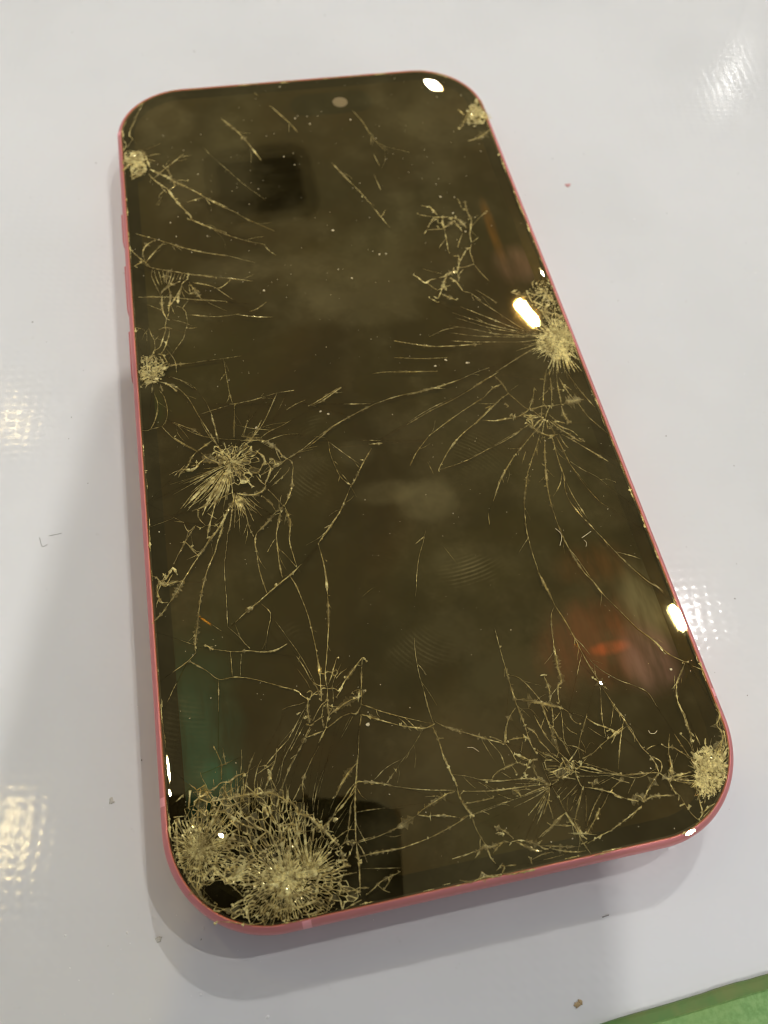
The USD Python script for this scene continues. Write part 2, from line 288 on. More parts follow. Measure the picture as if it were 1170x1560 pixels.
# ---------------------------------------------------------------- traced cracks (millimetres on the glass, width first)
DATA = """a 34:-3007,4947 -2930,4794 -2788,4609 -2716,4535
a 34:-2716,4535 -2658,4389 -2608,4257 -2520,4072 -2431,3912 -2373,3807 -2359,3733 -2382,3700 -2430,3719
a 22:-2349,3695 -2223,3593 -2067,3474 -1800,3305
a 35:-2982,5073 -2802,4917 -2687,4824 -2576,4693 -2414,4555 -2239,4391 -2083,4218
a 23:-2083,4218 -1924,4083 -1735,3920
a 23:-2396,4140 -2257,4181 -2083,4218
a 23:-2928,4820 -2836,4922 -2686,5083 -2537,5220 -2413,5348
a 12:-2413,5348 -2366,5382
a 23:-2752,5144 -2675,5003 -2632,4868 -2600,4709
a 17:-2557,4716 -2436,4711 -2345,4660
a 23:-2602,4684 -2584,4580 -2676,4492
a 17:-2760,4504 -2871,4370
a 11:-2804,4360 -2937,4133
a 11:-2829,4240 -2904,4128
a 23:-3014,5419 -2889,5455 -2775,5452
a 18:-2984,5335 -2866,5266
a 12:-3012,5606 -2893,5670 -2757,5733
a 18:-3151,6481 -3232,6294 -3284,6134 -3299,6026 -3241,5936 -3290,5833 -3349,5706
a 24:-3425,5961 -3363,5789 -3403,5660
a 35:-3318,5250 -3301,5066 -3304,4835
a 46:-3472,5090 -3300,5274
a 58:-3470,5324 -3258,5426
a 58:-3220,5474 -3129,5224 -3048,5134
a 47:-3215,5580 -3240,5424 -3255,5294
a 35:-3411,5501 -3371,5602 -3283,5617
a 46:-3079,5191 -3125,4989 -3285,4883
a 47:-3197,5578 -3092,5590 -3033,5395 -2979,5124
A 36:-1587,6295 -1414,6016 -1262,5743 -1121,5394 -986,5025
A 25:-612,6512 -461,6230 -313,5951 -217,5712
A 19:-877,6963 -813,6864
A 9:-2004,5543 -1823,5195 -1610,4849 -1373,4453 -1044,4002
A 11:-2371,3707 -2090,3475 -1779,3240 -1466,3052 -1181,2926
A 11:-2073,4201 -1839,3969 -1619,3790 -1406,3565 -975,3214
A 22:-2994,3328 -2836,3235 -2586,3082 -2335,2953 -2083,2847 -1829,2763
A 9:-1829,2763 -1581,2634 -1395,2538
A 16:-3279,3487 -3120,3394 -2994,3328
A 22:-3438,3211 -3336,3014 -3186,2812 -3113,2690
A 21:-3348,2770 -3200,2859
A 22:-3186,2812 -3011,3055 -2853,3238
A 22:-3200,2859 -3221,3042 -3147,3213 -2995,3305
A 12:-2966,7000 -3092,6697 -3258,6266 -3289,5993
B 19:910,6192 1039,5854 1127,5416
B 15:1127,5416 1080,5171
B 12:1127,5416 1316,4946
B 18:1083,4897 1130,4567
B 12:983,4376 1027,3955
B 14:274,4794 416,4457 573,4123
B 24:573,4123 689,3876
B 9:689,3876 885,3324 998,3016
B 14:844,3478 897,3298 1016,3453
B 51:2859,5378 3057,5699 3259,6027
B 65:3104,5576 3268,5907 3404,6128
B 51:3165,5509 3361,5658 3442,5588
B 38:2926,5028 3178,5106 3469,5323
B 39:3033,5761 2961,5948
B 39:3458,6182 3464,5821 3465,5527
c 16:-3158,2723 -3013,2644 -2826,2577 -2626,2499 -2452,2435 -2238,2374 -2065,2309
c 16:-3375,2765 -3276,2817
c 16:-3375,2765 -3322,2720
c 16:-3196,2786 -3158,2723
c 11:-3088,2636 -3109,2517 -3072,2344 -3017,2151 -2996,2057
c 11:-3056,2612 -3039,2450 -2996,2276
c 11:-2989,2593 -2970,2458 -2954,2289
c 11:-2921,2582 -2911,2430 -2913,2301
c 11:-2853,2572 -2878,2407 -2879,2295
c 11:-2826,2568 -2859,2385
c 11:-2773,2541 -2846,2290 -2906,2207
c 11:-2721,2514 -2788,2337 -2864,2219
c 11:-2669,2468 -2719,2345
c 11:-2614,2479 -2664,2355
c 11:-2559,2470 -2610,2347
c 32:-2492,2450 -2531,2400 -2529,2334
c 21:-2528,2353 -2631,2257 -2651,2168 -2745,1999 -2852,1818
c 21:-2654,2316 -2780,2262 -2907,2189 -2965,2125 -2997,2048
c 21:-2852,2199 -2834,2068 -2843,1942 -2875,1785 -2889,1681
c 21:-2971,2035 -2981,1892 -2978,1730 -2947,1602 -2930,1555
c 21:-2874,1696 -2923,1563
c 26:-3251,2057 -3131,2051 -2999,2021 -2866,2004
c 10:-3343,2075 -3251,2057
c 16:-2866,2004 -2577,1915 -2339,1854 -2115,1801
c 26:-2520,2277 -2476,2159 -2418,2040 -2357,1884
c 21:-2525,2222 -2522,2092 -2503,1998
c 21:-2623,2182 -2602,2105 -2529,2002
c 16:-2656,2113 -2614,1952
c 16:-2670,2097 -2700,1974
c 16:-2452,2118 -2376,2051
c 16:-2454,2257 -2362,2215 -2203,2154
c 21:-2930,1555 -2950,1462 -2968,1395
c 26:-3069,1342 -2962,1377 -2860,1335
c 12:-3207,1891 -3105,1822 -3016,1754 -2967,1693
c 10:-2551,1897 -2658,1734 -2624,1657 -2612,1478 -2613,1391 -2655,1276 -2693,1128 -2782,989 -2868,869 -2955,733
c 8:-2760,1803 -2658,1734
c 10:-2604,1583 -2499,1557 -2370,1511 -2253,1483
c 8:-2834,1514 -2694,1448 -2582,1369 -2545,1328
c 15:-2639,1317 -2548,1294 -2469,1299
c 8:-3428,1451 -3301,1397
c 8:-3364,1424 -3420,1347 -3452,1233
c 8:-3301,1397 -3255,1286 -3263,1151
c 12:-3221,1419 -3180,1240 -3148,1133 -3148,914
c 12:-3148,1133 -3077,1224
c 13:-2952,1341 -3001,1194 -3049,1049 -3079,987 -3146,947
c 13:-2899,1341 -2915,1215 -2956,1085 -3019,927 -3075,852
c 20:-2964,612 -2836,615 -2580,607
c 15:-2952,601 -2759,619
c 8:-2580,607 -2451,618 -2231,616
c 15:-3000,824 -2921,852
c 18:-3122,330 -3013,272 -2931,180 -2874,107
c 10:-2979,395 -2856,343 -2738,243 -2622,113
c 15:-3113,273 -3084,142
c 15:-3225,291 -3247,137
c 15:-3401,273 -3360,330 -3300,288
c 30:-3330,877 -3297,773 -3231,811 -3161,916
c 30:-3101,856 -3027,811 -2963,620
C 9:-2518,2445 -2174,2339 -1860,2256 -1487,2133
C 13:-2375,1884 -1960,1764
C 13:-2438,2245 -2284,2191 -2101,2098
C 6:-2578,606 -2125,617 -1851,623
C 13:-3061,300 -2878,184 -2721,-44 -2603,-370 -2463,-728 -2360,-987
C 8:-2951,401 -2671,206 -2516,-42 -2424,-311 -2398,-494 -2353,-919
C 12:-3216,148 -3173,-78 -3217,-321 -3314,-515 -3441,-511
C 12:-3128,170 -3066,13 -3040,-244 -3080,-414 -3142,-491
C 14:-3314,-515 -3142,-491
C 12:-3142,-491 -3001,-706 -2845,-870 -2660,-1020
C 10:-2983,-448 -2795,-602 -2607,-739 -2456,-799
C 11:-2126,610 -2116,264 -2103,-36 -2081,-242
C 18:-2126,-252 -1982,-276
C 8:-2589,-373 -2367,-320 -2068,-262
C 10:-2068,-262 -1771,-238 -1405,-170 -1134,-160
C 14:-2056,-282 -2084,-546 -2124,-855
C 13:-1408,-189 -1566,-490 -1679,-685 -1850,-901
C 10:-1805,-522 -1907,-647 -1991,-877
C 8:-1301,-280 -1417,-479
C 18:-1301,-498 -1141,-416 -999,-367
C 20:-957,-483 -780,-403 -580,-289 -431,-220
C 11:-1321,1655 -1495,1535 -1626,1494
C 8:-2557,1578 -2375,1529 -2131,1470 -1755,1472
C 13:-1849,2211 -2007,2083 -2119,2079
C 8:-2117,2100 -1847,1780
p 12:-2961,-447 -2806,-554 -2682,-635 -2578,-751 -2469,-800
p 12:-2578,-472 -2534,-620 -2468,-790 -2426,-866
p 12:-2385,-524 -2368,-688 -2345,-870
p 17:-2090,-553 -2112,-751 -2116,-869
p 13:-1907,-625 -1956,-757 -1997,-830
p 17:-1690,-621 -1754,-731 -1835,-857 -1877,-930
p 12:-1256,-694 -1409,-769 -1566,-823 -1655,-868 -1746,-932
p 15:-2981,-713 -2876,-819 -2770,-915 -2665,-1001
p 28:-2665,-1001 -2580,-947 -2459,-870 -2426,-866
p 23:-2665,-1001 -2753,-1092 -2828,-1232 -2931,-1327 -2968,-1396
p 14:-3028,-1366 -2858,-1207
p 38:-2620,-1038 -2534,-1149 -2428,-1224 -2383,-1251 -2257,-1273
p 28:-2910,-1265 -2787,-1305 -2704,-1272 -2668,-1221 -2565,-1143
p 28:-2781,-1240 -2701,-1234
p 29:-2040,-922 -1895,-946 -1718,-976 -1614,-1063 -1529,-1166 -1458,-1304 -1363,-1388 -1337,-1488
p 38:-2015,-847 -1890,-898 -1746,-932
p 20:-1337,-1488 -1376,-1652 -1410,-1833 -1457,-1935 -1524,-2070 -1577,-2115
p 27:-1577,-2115 -1623,-2161 -1681,-2178
p 18:-1681,-2178 -1727,-2052 -1780,-1970 -1848,-1886
p 18:-1575,-2097 -1664,-1936 -1743,-1812
p 20:-1564,-2135 -1535,-2266 -1507,-2342 -1524,-2463 -1556,-2631 -1552,-2821
p 16:-1618,-2180 -1655,-2334 -1716,-2499 -1729,-2600 -1739,-2787
p 14:-1686,-2221 -1825,-2321 -1946,-2423 -1981,-2452
p 16:-1981,-2452 -2016,-2550 -2038,-2734
p 38:-1822,-1154 -1752,-1244 -1732,-1344 -1771,-1394 -1812,-1463 -1865,-1502 -1942,-1479
p 28:-1702,-1368 -1665,-1451 -1695,-1559 -1738,-1646 -1779,-1713
p 28:-1663,-1317 -1600,-1328 -1596,-1424 -1632,-1447
p 37:-1765,-1734 -1806,-1801 -1907,-1848 -2002,-1850 -2125,-1819 -2185,-1790
p 28:-1886,-1545 -1821,-1669 -1765,-1734
p 14:-1841,-1571 -1669,-1488 -1531,-1426 -1424,-1358 -1248,-1272 -1121,-1196
p 13:-1714,-1706 -1621,-1610 -1524,-1494
p 13:-1690,-1766 -1529,-1644 -1437,-1566 -1395,-1497
p 27:-2441,-1837 -2246,-1770
p 18:-2523,-1877 -2312,-1796
p 27:-2216,-1785 -2245,-1907 -2337,-2036 -2397,-2167 -2466,-2243
p 18:-2218,-1803 -2272,-2011 -2332,-2285 -2375,-2399
p 12:-2210,-1804 -2237,-2053 -2275,-2330
p 10:-2189,-1826 -2193,-2150 -2211,-2446
p 12:-2160,-1849 -2107,-2076 -2076,-2347 -2034,-2512
p 12:-2129,-1855 -2059,-2066 -2005,-2272
p 14:-2069,-1884 -1965,-2065 -1888,-2204
p 12:-2175,-1847 -2149,-2033 -2102,-2166
p 27:-2414,-2182 -2487,-2292 -2623,-2442 -2745,-2608
p 22:-2416,-2199 -2463,-2366 -2522,-2494 -2563,-2606
p 20:-2491,-1864 -2559,-2086 -2622,-2268 -2652,-2419
p 18:-2826,-1968 -2749,-1963 -2744,-2089 -2664,-2226
p 13:-2664,-2226 -2728,-2250 -2800,-2202
p 18:-2800,-2202 -2898,-2272 -2949,-2158
p 16:-2898,-2272 -2955,-2417 -3026,-2558
p 19:-2955,-2417 -2887,-2515 -2819,-2595
p 11:-3081,-2082 -2947,-2123
p 14:-2556,-1889 -2749,-1963
p 11:-2431,-1729 -2634,-1894 -2764,-1961
p 18:-2617,-2040 -2503,-2149
p 13:-2619,-2234 -2513,-2244 -2446,-2194
p 12:-2359,-1331 -2554,-1373 -2672,-1447
p 12:-2345,-1353 -2537,-1526 -2736,-1639 -2976,-1906
p 12:-2333,-1392 -2497,-1607 -2638,-1766 -2868,-1907
p 12:-2323,-1451 -2420,-1620 -2546,-1782
p 12:-2311,-1490 -2392,-1662 -2472,-1831
p 12:-2300,-1530 -2353,-1743
p 9:-2373,-1310 -2639,-1434 -2835,-1511
p 11:-2355,-1370 -2515,-1455 -2649,-1544
p 11:-2329,-1431 -2447,-1579 -2585,-1702
p 11:-2286,-1551 -2322,-1748
p 12:-2317,-1470 -2425,-1675 -2501,-1808
p 12:-2100,-1878 -2013,-2074 -1945,-2158
p 12:-2038,-1889 -1930,-2035 -1859,-2101
p 18:-1974,-1882 -1895,-2005
F 9:-3448,-2124 -3260,-2081 -3084,-2035
F 11:-3083,-2020 -2944,-2137
F 16:-2803,-2208 -2909,-2356 -3029,-2544 -3134,-2731
F 26:-2942,-2441 -2872,-2558 -2802,-2659
F 19:-2445,-2256 -2626,-2467 -2789,-2661 -2951,-2880 -3039,-3007 -3155,-3184 -3238,-3280
F 13:-3238,-3280 -3321,-3389 -3453,-3501
F 21:-2525,-2515 -2578,-2655 -2675,-2843 -2760,-3058 -2835,-3326 -2881,-3565 -2925,-3772 -2950,-3927 -2945,-4006
F 9:-2356,-2302 -2413,-2595 -2466,-2851 -2487,-3136 -2493,-3360 -2514,-3687 -2496,-3757 -2385,-3898 -2268,-4079
F 11:-2019,-2545 -2022,-2784 -2015,-3049 -1962,-3358
F 13:-1982,-2460 -1831,-2333 -1673,-2174 -1552,-2101
F 16:-1552,-2101 -1522,-2279 -1528,-2479 -1562,-2656 -1534,-2930 -1517,-3036
F 14:-1637,-2212 -1717,-2507 -1732,-2716 -1741,-2981 -1729,-3187
F 18:-1552,-2101 -1481,-1986 -1430,-1866
F 22:-1455,-3033 -1590,-3139 -1822,-3285 -2079,-3463
F 15:-2079,-3463 -2218,-3549 -2413,-3691
F 23:-1633,-3161 -1565,-3331 -1517,-3538
F 15:-1517,-3538 -1474,-3768 -1456,-3989 -1443,-4232 -1442,-4467
F 10:-1187,-2783 -1016,-2570 -808,-2326 -592,-1979
F 20:-1176,-2800 -1151,-3146 -1176,-3543
F 14:-1176,-3543 -1217,-3870 -1282,-4182 -1361,-4508
F 12:-2417,-3731 -2364,-3929 -2268,-4079
F 8:-2057,-3495 -1968,-3609 -1955,-3707 -2017,-3886 -2089,-4152
F 8:-1900,-3772 -1770,-4039 -1635,-4328 -1506,-4711
F 12:-2770,-3986 -2480,-4079 -2283,-4103 -2090,-4165
F 33:-2803,-3941 -2745,-3991
F 11:-2945,-4006 -3076,-4111 -3254,-4206
F 12:-2517,-4072 -2527,-4393
F 9:-2384,-4110 -2432,-4424
F 11:-3050,-4090 -2844,-4257 -2699,-4399 -2516,-4408 -2325,-4456 -2045,-4585 -1815,-4704
F 8:-2699,-4399 -2739,-4801
F 10:-3138,-3799 -2960,-3898
F 7:-2737,-3645 -2599,-3779
F 14:-3217,-4353 -3272,-4442 -3340,-4565
F 26:-3438,-2835 -3341,-2924 -3375,-3060 -3336,-3235 -3237,-3266
F 35:-3343,-2952 -3238,-2914 -3151,-2786 -3095,-2897
F 26:-3272,-3036 -3140,-2989 -3026,-3010
F 26:-3244,-2999 -3158,-2872
F 21:-913,-4488 -1051,-4618 -1142,-4703 -1236,-4812
h 12:-1700,-4287 -1627,-4446 -1575,-4598 -1517,-4707 -1489,-4766
h 19:-1442,-4335 -1443,-4480 -1445,-4557 -1452,-4665 -1467,-4792 -1475,-4908
h 17:-1315,-4359 -1360,-4496 -1377,-4570 -1384,-4678 -1381,-4754
h 17:-1196,-4392 -1262,-4525 -1297,-4606 -1358,-4715
h 8:-1156,-4478 -1201,-4547 -1243,-4606 -1289,-4685 -1324,-4765
h 12:-1095,-4562 -1177,-4596 -1252,-4659
h 23:-873,-4452 -970,-4535 -1051,-4619 -1114,-4674
h 12:-1114,-4674 -1183,-4759 -1227,-4826 -1293,-4900
h 8:-1197,-4713 -1271,-4769
h 25:-1435,-4559 -1379,-4580 -1353,-4552 -1292,-4574 -1234,-4552 -1220,-4599 -1268,-4623 -1285,-4598
h 33:-1440,-4492 -1435,-4559
h 11:-1713,-4452 -1664,-4549 -1623,-4633 -1594,-4725
h 13:-1933,-4645 -1862,-4669 -1802,-4697
h 29:-1802,-4697 -1745,-4740 -1701,-4801 -1636,-4857
h 29:-1644,-4769 -1589,-4758 -1585,-4802 -1627,-4869
h 36:-1637,-4867 -1663,-4968 -1666,-5051 -1664,-5145
h 20:-1637,-4867 -1553,-4797 -1496,-4776 -1467,-4792
h 24:-1711,-5147 -1654,-5178 -1609,-5156
h 14:-1664,-5176 -1540,-5117 -1496,-5104
h 18:-1626,-5132 -1546,-5022 -1481,-4949 -1447,-4935 -1408,-4889 -1377,-4766
h 21:-1377,-4766 -1438,-4749 -1463,-4771
h 25:-1378,-4771 -1294,-4781 -1258,-4820
h 16:-1381,-4787 -1403,-4890 -1413,-5015 -1416,-5099 -1438,-5136 -1475,-5233
h 15:-1461,-4953 -1486,-5043 -1506,-5103 -1504,-5186 -1502,-5238
h 20:-1429,-4949 -1372,-4991 -1312,-5013 -1259,-5013
h 29:-1423,-5108 -1364,-5067 -1273,-5031 -1203,-4991 -1078,-4951 -991,-4941
h 18:-1352,-4995 -1381,-5042 -1420,-5087
h 9:-1315,-4777 -1327,-4883 -1343,-4976
h 18:-1478,-5253 -1387,-5208 -1272,-5147 -1140,-5119
h 28:-1140,-5119 -1081,-5141 -1015,-5069
h 21:-1477,-5243 -1530,-5315 -1596,-5404
h 14:-1524,-5275 -1587,-5284 -1736,-5311
h 28:-1747,-5314 -1786,-5368
h 14:-1788,-5378 -1836,-5429 -1875,-5482
h 11:-1667,-5196 -1746,-5305
h 9:-1970,-4920 -1863,-4899 -1758,-4897 -1671,-4882
h 10:-1681,-4944 -1757,-5034 -1849,-5162 -1937,-5278 -2019,-5424
h 10:-1735,-5163 -1812,-5261 -1950,-5437
h 8:-1806,-5014 -1751,-4993
h 7:-1127,-5164 -1236,-5299 -1327,-5405
h 13:-908,-4580 -947,-4760 -971,-4864
h 29:-971,-4864 -974,-4938
h 15:-981,-4948 -1010,-5070
h 28:-1032,-5161 -1027,-5193 -1066,-5290
h 15:-1096,-4872 -1028,-4853 -974,-4852
h 16:-999,-5041 -902,-5091 -778,-5167
h 16:-1020,-5158 -914,-5210 -799,-5273
H 7:-167,-4322 -195,-4531 -206,-4790 -193,-5022
H 18:-193,-5022 -188,-5223 -169,-5411
H 11:-991,-5047 -721,-5197 -403,-5343 -198,-5430
H 12:-1013,-5166 -788,-5282 -585,-5381
H 24:-585,-5381 -307,-5470 -177,-5446
H 33:-232,-5472 -150,-5439
H 16:-145,-5416 -39,-5497 139,-5591 405,-5726 637,-5842
H 26:-185,-5481 -148,-5645 -138,-5812 -99,-6006 -51,-6210
H 12:-143,-5622 -83,-5633
H 10:-309,-5482 -471,-5654 -650,-5808 -741,-5894
H 18:-741,-5894 -874,-6017
H 18:-1226,-5926 -1067,-5968 -888,-6026 -800,-6065
H 11:-800,-6065 -576,-6138 -350,-6197 -73,-6251
H 12:-76,-6262 224,-6320 494,-6361
H 10:-77,-6068 104,-6126 279,-6206 521,-6264
H 14:372,-6224 425,-6165 560,-6122
H 23:-54,-6221 -57,-6333 -18,-6419 35,-6540 67,-6557
H 14:39,-6573 52,-6706 105,-6867 128,-6914
H 16:-87,-6260 -199,-6272 -278,-6301 -485,-6372 -592,-6428
H 18:-592,-6428 -798,-6508 -994,-6555
H 14:-994,-6555 -1184,-6582 -1369,-6588
H 11:-458,-6251 -319,-6271 -255,-6306
H 11:-998,-6576 -912,-6608 -818,-6605
H 15:-592,-6428 -461,-6476
H 7:-459,-6465 -277,-6501 -101,-6557
H 15:-4,-6554 -161,-6611 -364,-6668 -513,-6703
H 11:-513,-6703 -705,-6729 -894,-6745 -1167,-6733
H 11:-18,-6419 174,-6422 343,-6422
H 8:67,-6557 292,-6523 455,-6500
H 20:-33,-6946 89,-6928 206,-6930 344,-6904
H 10:-33,-6946 -296,-6968
H 14:125,-6925 149,-7056
H 8:-881,-4456 -960,-4853
H 8:-1079,-5323 -1166,-5732
H 19:-1185,-5728 -1214,-5928
H 12:-1230,-5948 -1280,-6162 -1326,-6415 -1349,-6603
H 23:-1345,-6604 -1359,-6758
H 16:-1189,-5727 -1302,-5821 -1420,-5956 -1481,-6034
H 18:-1245,-5968 -1379,-6121 -1540,-6243
H 30:-1540,-6243 -1647,-6331
H 7:-1287,-6260 -1125,-6270 -939,-6284
H 9:-1596,-5439 -1718,-5603 -1840,-5785 -1874,-5936
H 9:-1699,-5011 -1889,-5312 -2037,-5518 -2113,-5732 -2171,-5811
H 10:-1657,-5213 -1836,-5440 -2013,-5683 -2109,-5868
H 6:-1654,-5730 -1756,-6003 -1780,-6153
H 6:-1589,-5765 -1681,-5973
H 6:-1160,-5162 -1288,-5332
g1 18:-2822,-5244 -2795,-5333 -2768,-5421 -2779,-5536 -2786,-5605
g1 12:-2732,-5249 -2730,-5345 -2721,-5430
g1 18:-2831,-5456 -2745,-5437 -2635,-5411
g1 8:-3023,-5478 -3006,-5551 -2976,-5614 -2959,-5675
g1 31:-3060,-5758 -2974,-5718 -2865,-5682 -2790,-5639 -2696,-5646 -2620,-5602 -2509,-5577
g1 12:-2364,-5368 -2425,-5475 -2474,-5584 -2516,-5738 -2537,-5814
g1 12:-2291,-5465 -2350,-5549 -2405,-5702 -2419,-5826
g1 16:-2097,-5371 -2141,-5518 -2201,-5613 -2222,-5679 -2283,-5783 -2302,-5837
g1 23:-2222,-5679 -2187,-5779 -2161,-5853
g1 16:-2373,-5544 -2265,-5542 -2231,-5560 -2152,-5516
g1 8:-2514,-5303 -2533,-5466 -2570,-5635
g1 8:-2294,-5677 -2344,-5794
g1 10:-2685,-5659 -2708,-5815
g1 10:-2879,-5587 -2877,-5680
g1 27:-2854,-5810 -2762,-5828 -2644,-5828 -2515,-5830 -2386,-5843 -2267,-5844 -2177,-5884
g1 23:-2762,-5940 -2677,-5912 -2593,-5894 -2510,-5888
g1 15:-2853,-5799 -2875,-5783 -2901,-5812
g1 15:-2748,-5693 -2748,-5807 -2733,-5890
g1 15:-2924,-5807 -2895,-5870 -2841,-5914
g1 14:-3162,-5579 -3108,-5635 -3065,-5689 -3033,-5718
g1 15:-3327,-5752 -3241,-5689
g1 30:-2776,-5960 -2714,-6039 -2650,-6096 -2576,-6155
g1 19:-2876,-5794 -2906,-5867 -2867,-5942 -2763,-5951
g1 22:-3330,-5941 -3349,-6047 -3346,-6157 -3343,-6265 -3319,-6398
g1 22:-3199,-6033 -3185,-6145 -3217,-6247
g1 8:-2621,-5614 -2637,-5818
g1 8:-2480,-5837 -2515,-6033
g1 8:-2409,-5839 -2444,-6025
g1 11:-2267,-5844 -2297,-5986 -2355,-6065
g1 11:-2354,-5873 -2395,-6057
g2 34:-2407,-5845 -2313,-5852 -2254,-5852 -2176,-5896 -2068,-5979 -1972,-6055 -1939,-6151 -1840,-6204 -1760,-6298 -1681,-6391 -1605,-6504 -1548,-6581
g2 19:-1548,-6581 -1528,-6671 -1524,-6779
g2 37:-1535,-6777 -1449,-6815
g2 11:-1691,-5551 -1787,-5698 -1855,-5825 -1863,-5962 -1898,-6114
g2 9:-1584,-5726 -1669,-5873 -1723,-5989 -1780,-6160
g2 12:-1905,-5510 -1983,-5625 -2055,-5752 -2139,-5886
g2 9:-2064,-5692 -2050,-5846 -2054,-5959
g2 11:-1874,-5833 -1943,-5935 -2000,-6004
g2 8:-1997,-5810 -2030,-5872 -2052,-5948
g2 8:-2086,-5582 -2172,-5776
g2 8:-2314,-5667 -2352,-5787
g2 7:-1697,-6051 -1741,-6212
g2 7:-1828,-6049 -1855,-6145
g2 7:-1653,-6151 -1707,-6264
g2 6:-1507,-6065 -1572,-6166 -1620,-6236
g2 16:-1179,-5721 -1276,-5785 -1365,-5873 -1457,-5983 -1492,-6046
g2 8:-1492,-6046 -1571,-6155
g2 18:-1244,-5944 -1328,-6008 -1389,-6077 -1503,-6180 -1566,-6269
g2 30:-1566,-6269 -1647,-6331 -1690,-6378
g2 9:-1385,-6192 -1527,-6321 -1616,-6425
g2 11:-1284,-6097 -1335,-6179 -1366,-6285 -1406,-6411 -1440,-6537
g2 15:-1596,-6517 -1518,-6477 -1416,-6437 -1335,-6447
g2 23:-1525,-6585 -1449,-6557 -1362,-6595
g2 14:-1336,-6579 -1227,-6567 -1131,-6564
g2 9:-1296,-6265 -1183,-6270 -1075,-6275
g2 14:-1156,-5629 -1183,-5744 -1226,-5912 -1278,-6099 -1306,-6320 -1349,-6587
g2 26:-1349,-6652 -1353,-6770 -1372,-6904
g2 15:-1389,-6612 -1438,-6689 -1496,-6752
g2 23:-2187,-6324 -2189,-6258 -2105,-6241 -2014,-6259 -1953,-6326 -1971,-6367
g2 19:-1899,-6359 -1817,-6358 -1747,-6367
g2 10:-1366,-6218 -1498,-6360 -1587,-6464
g2 15:-2013,-6413 -1958,-6358 -1898,-6354
g2 15:-2030,-6453 -2080,-6476
g3 22:-3347,-6097 -3356,-6218 -3335,-6363 -3283,-6513 -3247,-6589 -3175,-6730 -3101,-6841 -2984,-6931
g3 22:-3247,-6589 -3160,-6557 -3063,-6546
g3 22:-3163,-6713 -3076,-6682 -2978,-6652 -2902,-6638
g3 29:-2969,-6555 -2921,-6614 -2874,-6673 -2797,-6747 -2731,-6818 -2675,-6887
g3 22:-2984,-6931 -2885,-6980 -2767,-7051 -2726,-7059
g3 18:-2776,-6944 -2678,-6916 -2601,-6883
g3 22:-2844,-6590 -2735,-6572 -2631,-6592 -2549,-6628 -2471,-6693 -2405,-6766 -2377,-6879
g3 18:-2844,-6688 -2724,-6663 -2615,-6645
g3 18:-2803,-6706 -2687,-6710 -2585,-6750
g3 15:-2737,-6778 -2631,-6780 -2523,-6772
g3 22:-3304,-6518 -3196,-6481 -3051,-6529
g3 22:-3054,-6439 -2962,-6487 -2824,-6494
g3 30:-3122,-6244 -3088,-6352 -3064,-6437
g3 21:-2977,-7075 -2836,-7112 -2696,-7159 -2574,-7184 -2457,-7169
g3 29:-2634,-6992 -2557,-7045 -2470,-7024
g4 22:-1773,-6978 -1634,-7030 -1559,-7057 -1427,-7071 -1406,-7099
g4 36:-2055,-7089 -1936,-7089 -1826,-7063
g4 22:-1393,-7174 -1491,-7202 -1589,-7230
g4 24:-1351,-6654 -1349,-6792 -1373,-6960 -1393,-7090
g4 30:-1332,-6771 -1325,-6809
g4 19:-1332,-7138 -1244,-7095 -1152,-7041 -1051,-7012 -923,-6988
g4 15:-1185,-7070 -1129,-7130 -1069,-7166
g4 15:-1129,-7130 -1078,-7079 -994,-6998
g4 9:-1335,-6865 -1125,-6905 -900,-6943
g4 14:-1326,-6740 -1160,-6735 -1010,-6740 -859,-6744
g4 15:-1889,-6870 -1764,-6846 -1654,-6831 -1544,-6816 -1449,-6816
g4 15:-1507,-6686 -1526,-6794
g4 22:-1640,-6907 -1530,-6892 -1395,-6894
g4 36:-2414,-7135 -2292,-7101 -2122,-7100
g4 29:-2058,-7195 -1954,-7204 -1819,-7184
g4 36:-2342,-6984 -2210,-6975 -2080,-6989 -1920,-6985
g4 22:-2410,-7006 -2313,-7061 -2351,-7148
g4 22:-1384,-7055 -1293,-7073
i1 19:918,-5392 934,-5499 948,-5664 949,-5767 953,-5854 979,-5974 1006,-6036
i1 15:897,-5440 805,-5519 730,-5623 658,-5827
i1 29:712,-5634 648,-5810
i1 19:426,-5739 533,-5788 655,-5840
i1 16:491,-5723 644,-5824
i1 23:686,-5810 801,-5804 918,-5819
i1 24:922,-5805 964,-5871
i1 19:660,-5849 700,-5949 720,-6037 737,-6083
i1 24:722,-5974 813,-6027 886,-6084
i1 16:735,-5984 793,-6044 882,-6097
i1 24:886,-6084 831,-6171 791,-6205
i1 16:737,-6083 814,-6126
i1 18:737,-6083 626,-6104 485,-6132 397,-6184 370,-6227
i1 16:655,-6109 682,-6170 695,-6228
i1 10:509,-6151 604,-6238
i1 8:863,-5851 817,-5985
i1 19:961,-5696 1050,-5786 1079,-5893 1141,-5990 1177,-6069
i1 12:1097,-5575 1132,-5714 1178,-5868 1235,-5980 1271,-6058 1332,-6155 1364,-6246 1412,-6283
i1 19:1234,-5451 1233,-5586 1257,-5708 1284,-5772 1254,-5868 1264,-5985 1271,-6058
i1 23:1351,-5503 1327,-5633 1295,-5760
i1 15:1291,-5774 1322,-5896 1363,-5961 1380,-6051 1398,-6139
i1 10:1453,-5553 1431,-5697 1389,-5880 1387,-5980 1448,-6078
i1 23:1077,-5406 1227,-5450 1351,-5503 1462,-5547 1535,-5613
i1 19:1535,-5613 1552,-5705 1595,-5765 1649,-5790
i1 10:1589,-5638 1708,-5705
i1 11:1764,-5679 1700,-5778 1639,-5869 1578,-5959 1524,-6078 1504,-6188
i1 11:1578,-5959 1605,-6065 1597,-6135
i1 10:1611,-6095 1695,-6025 1732,-6053
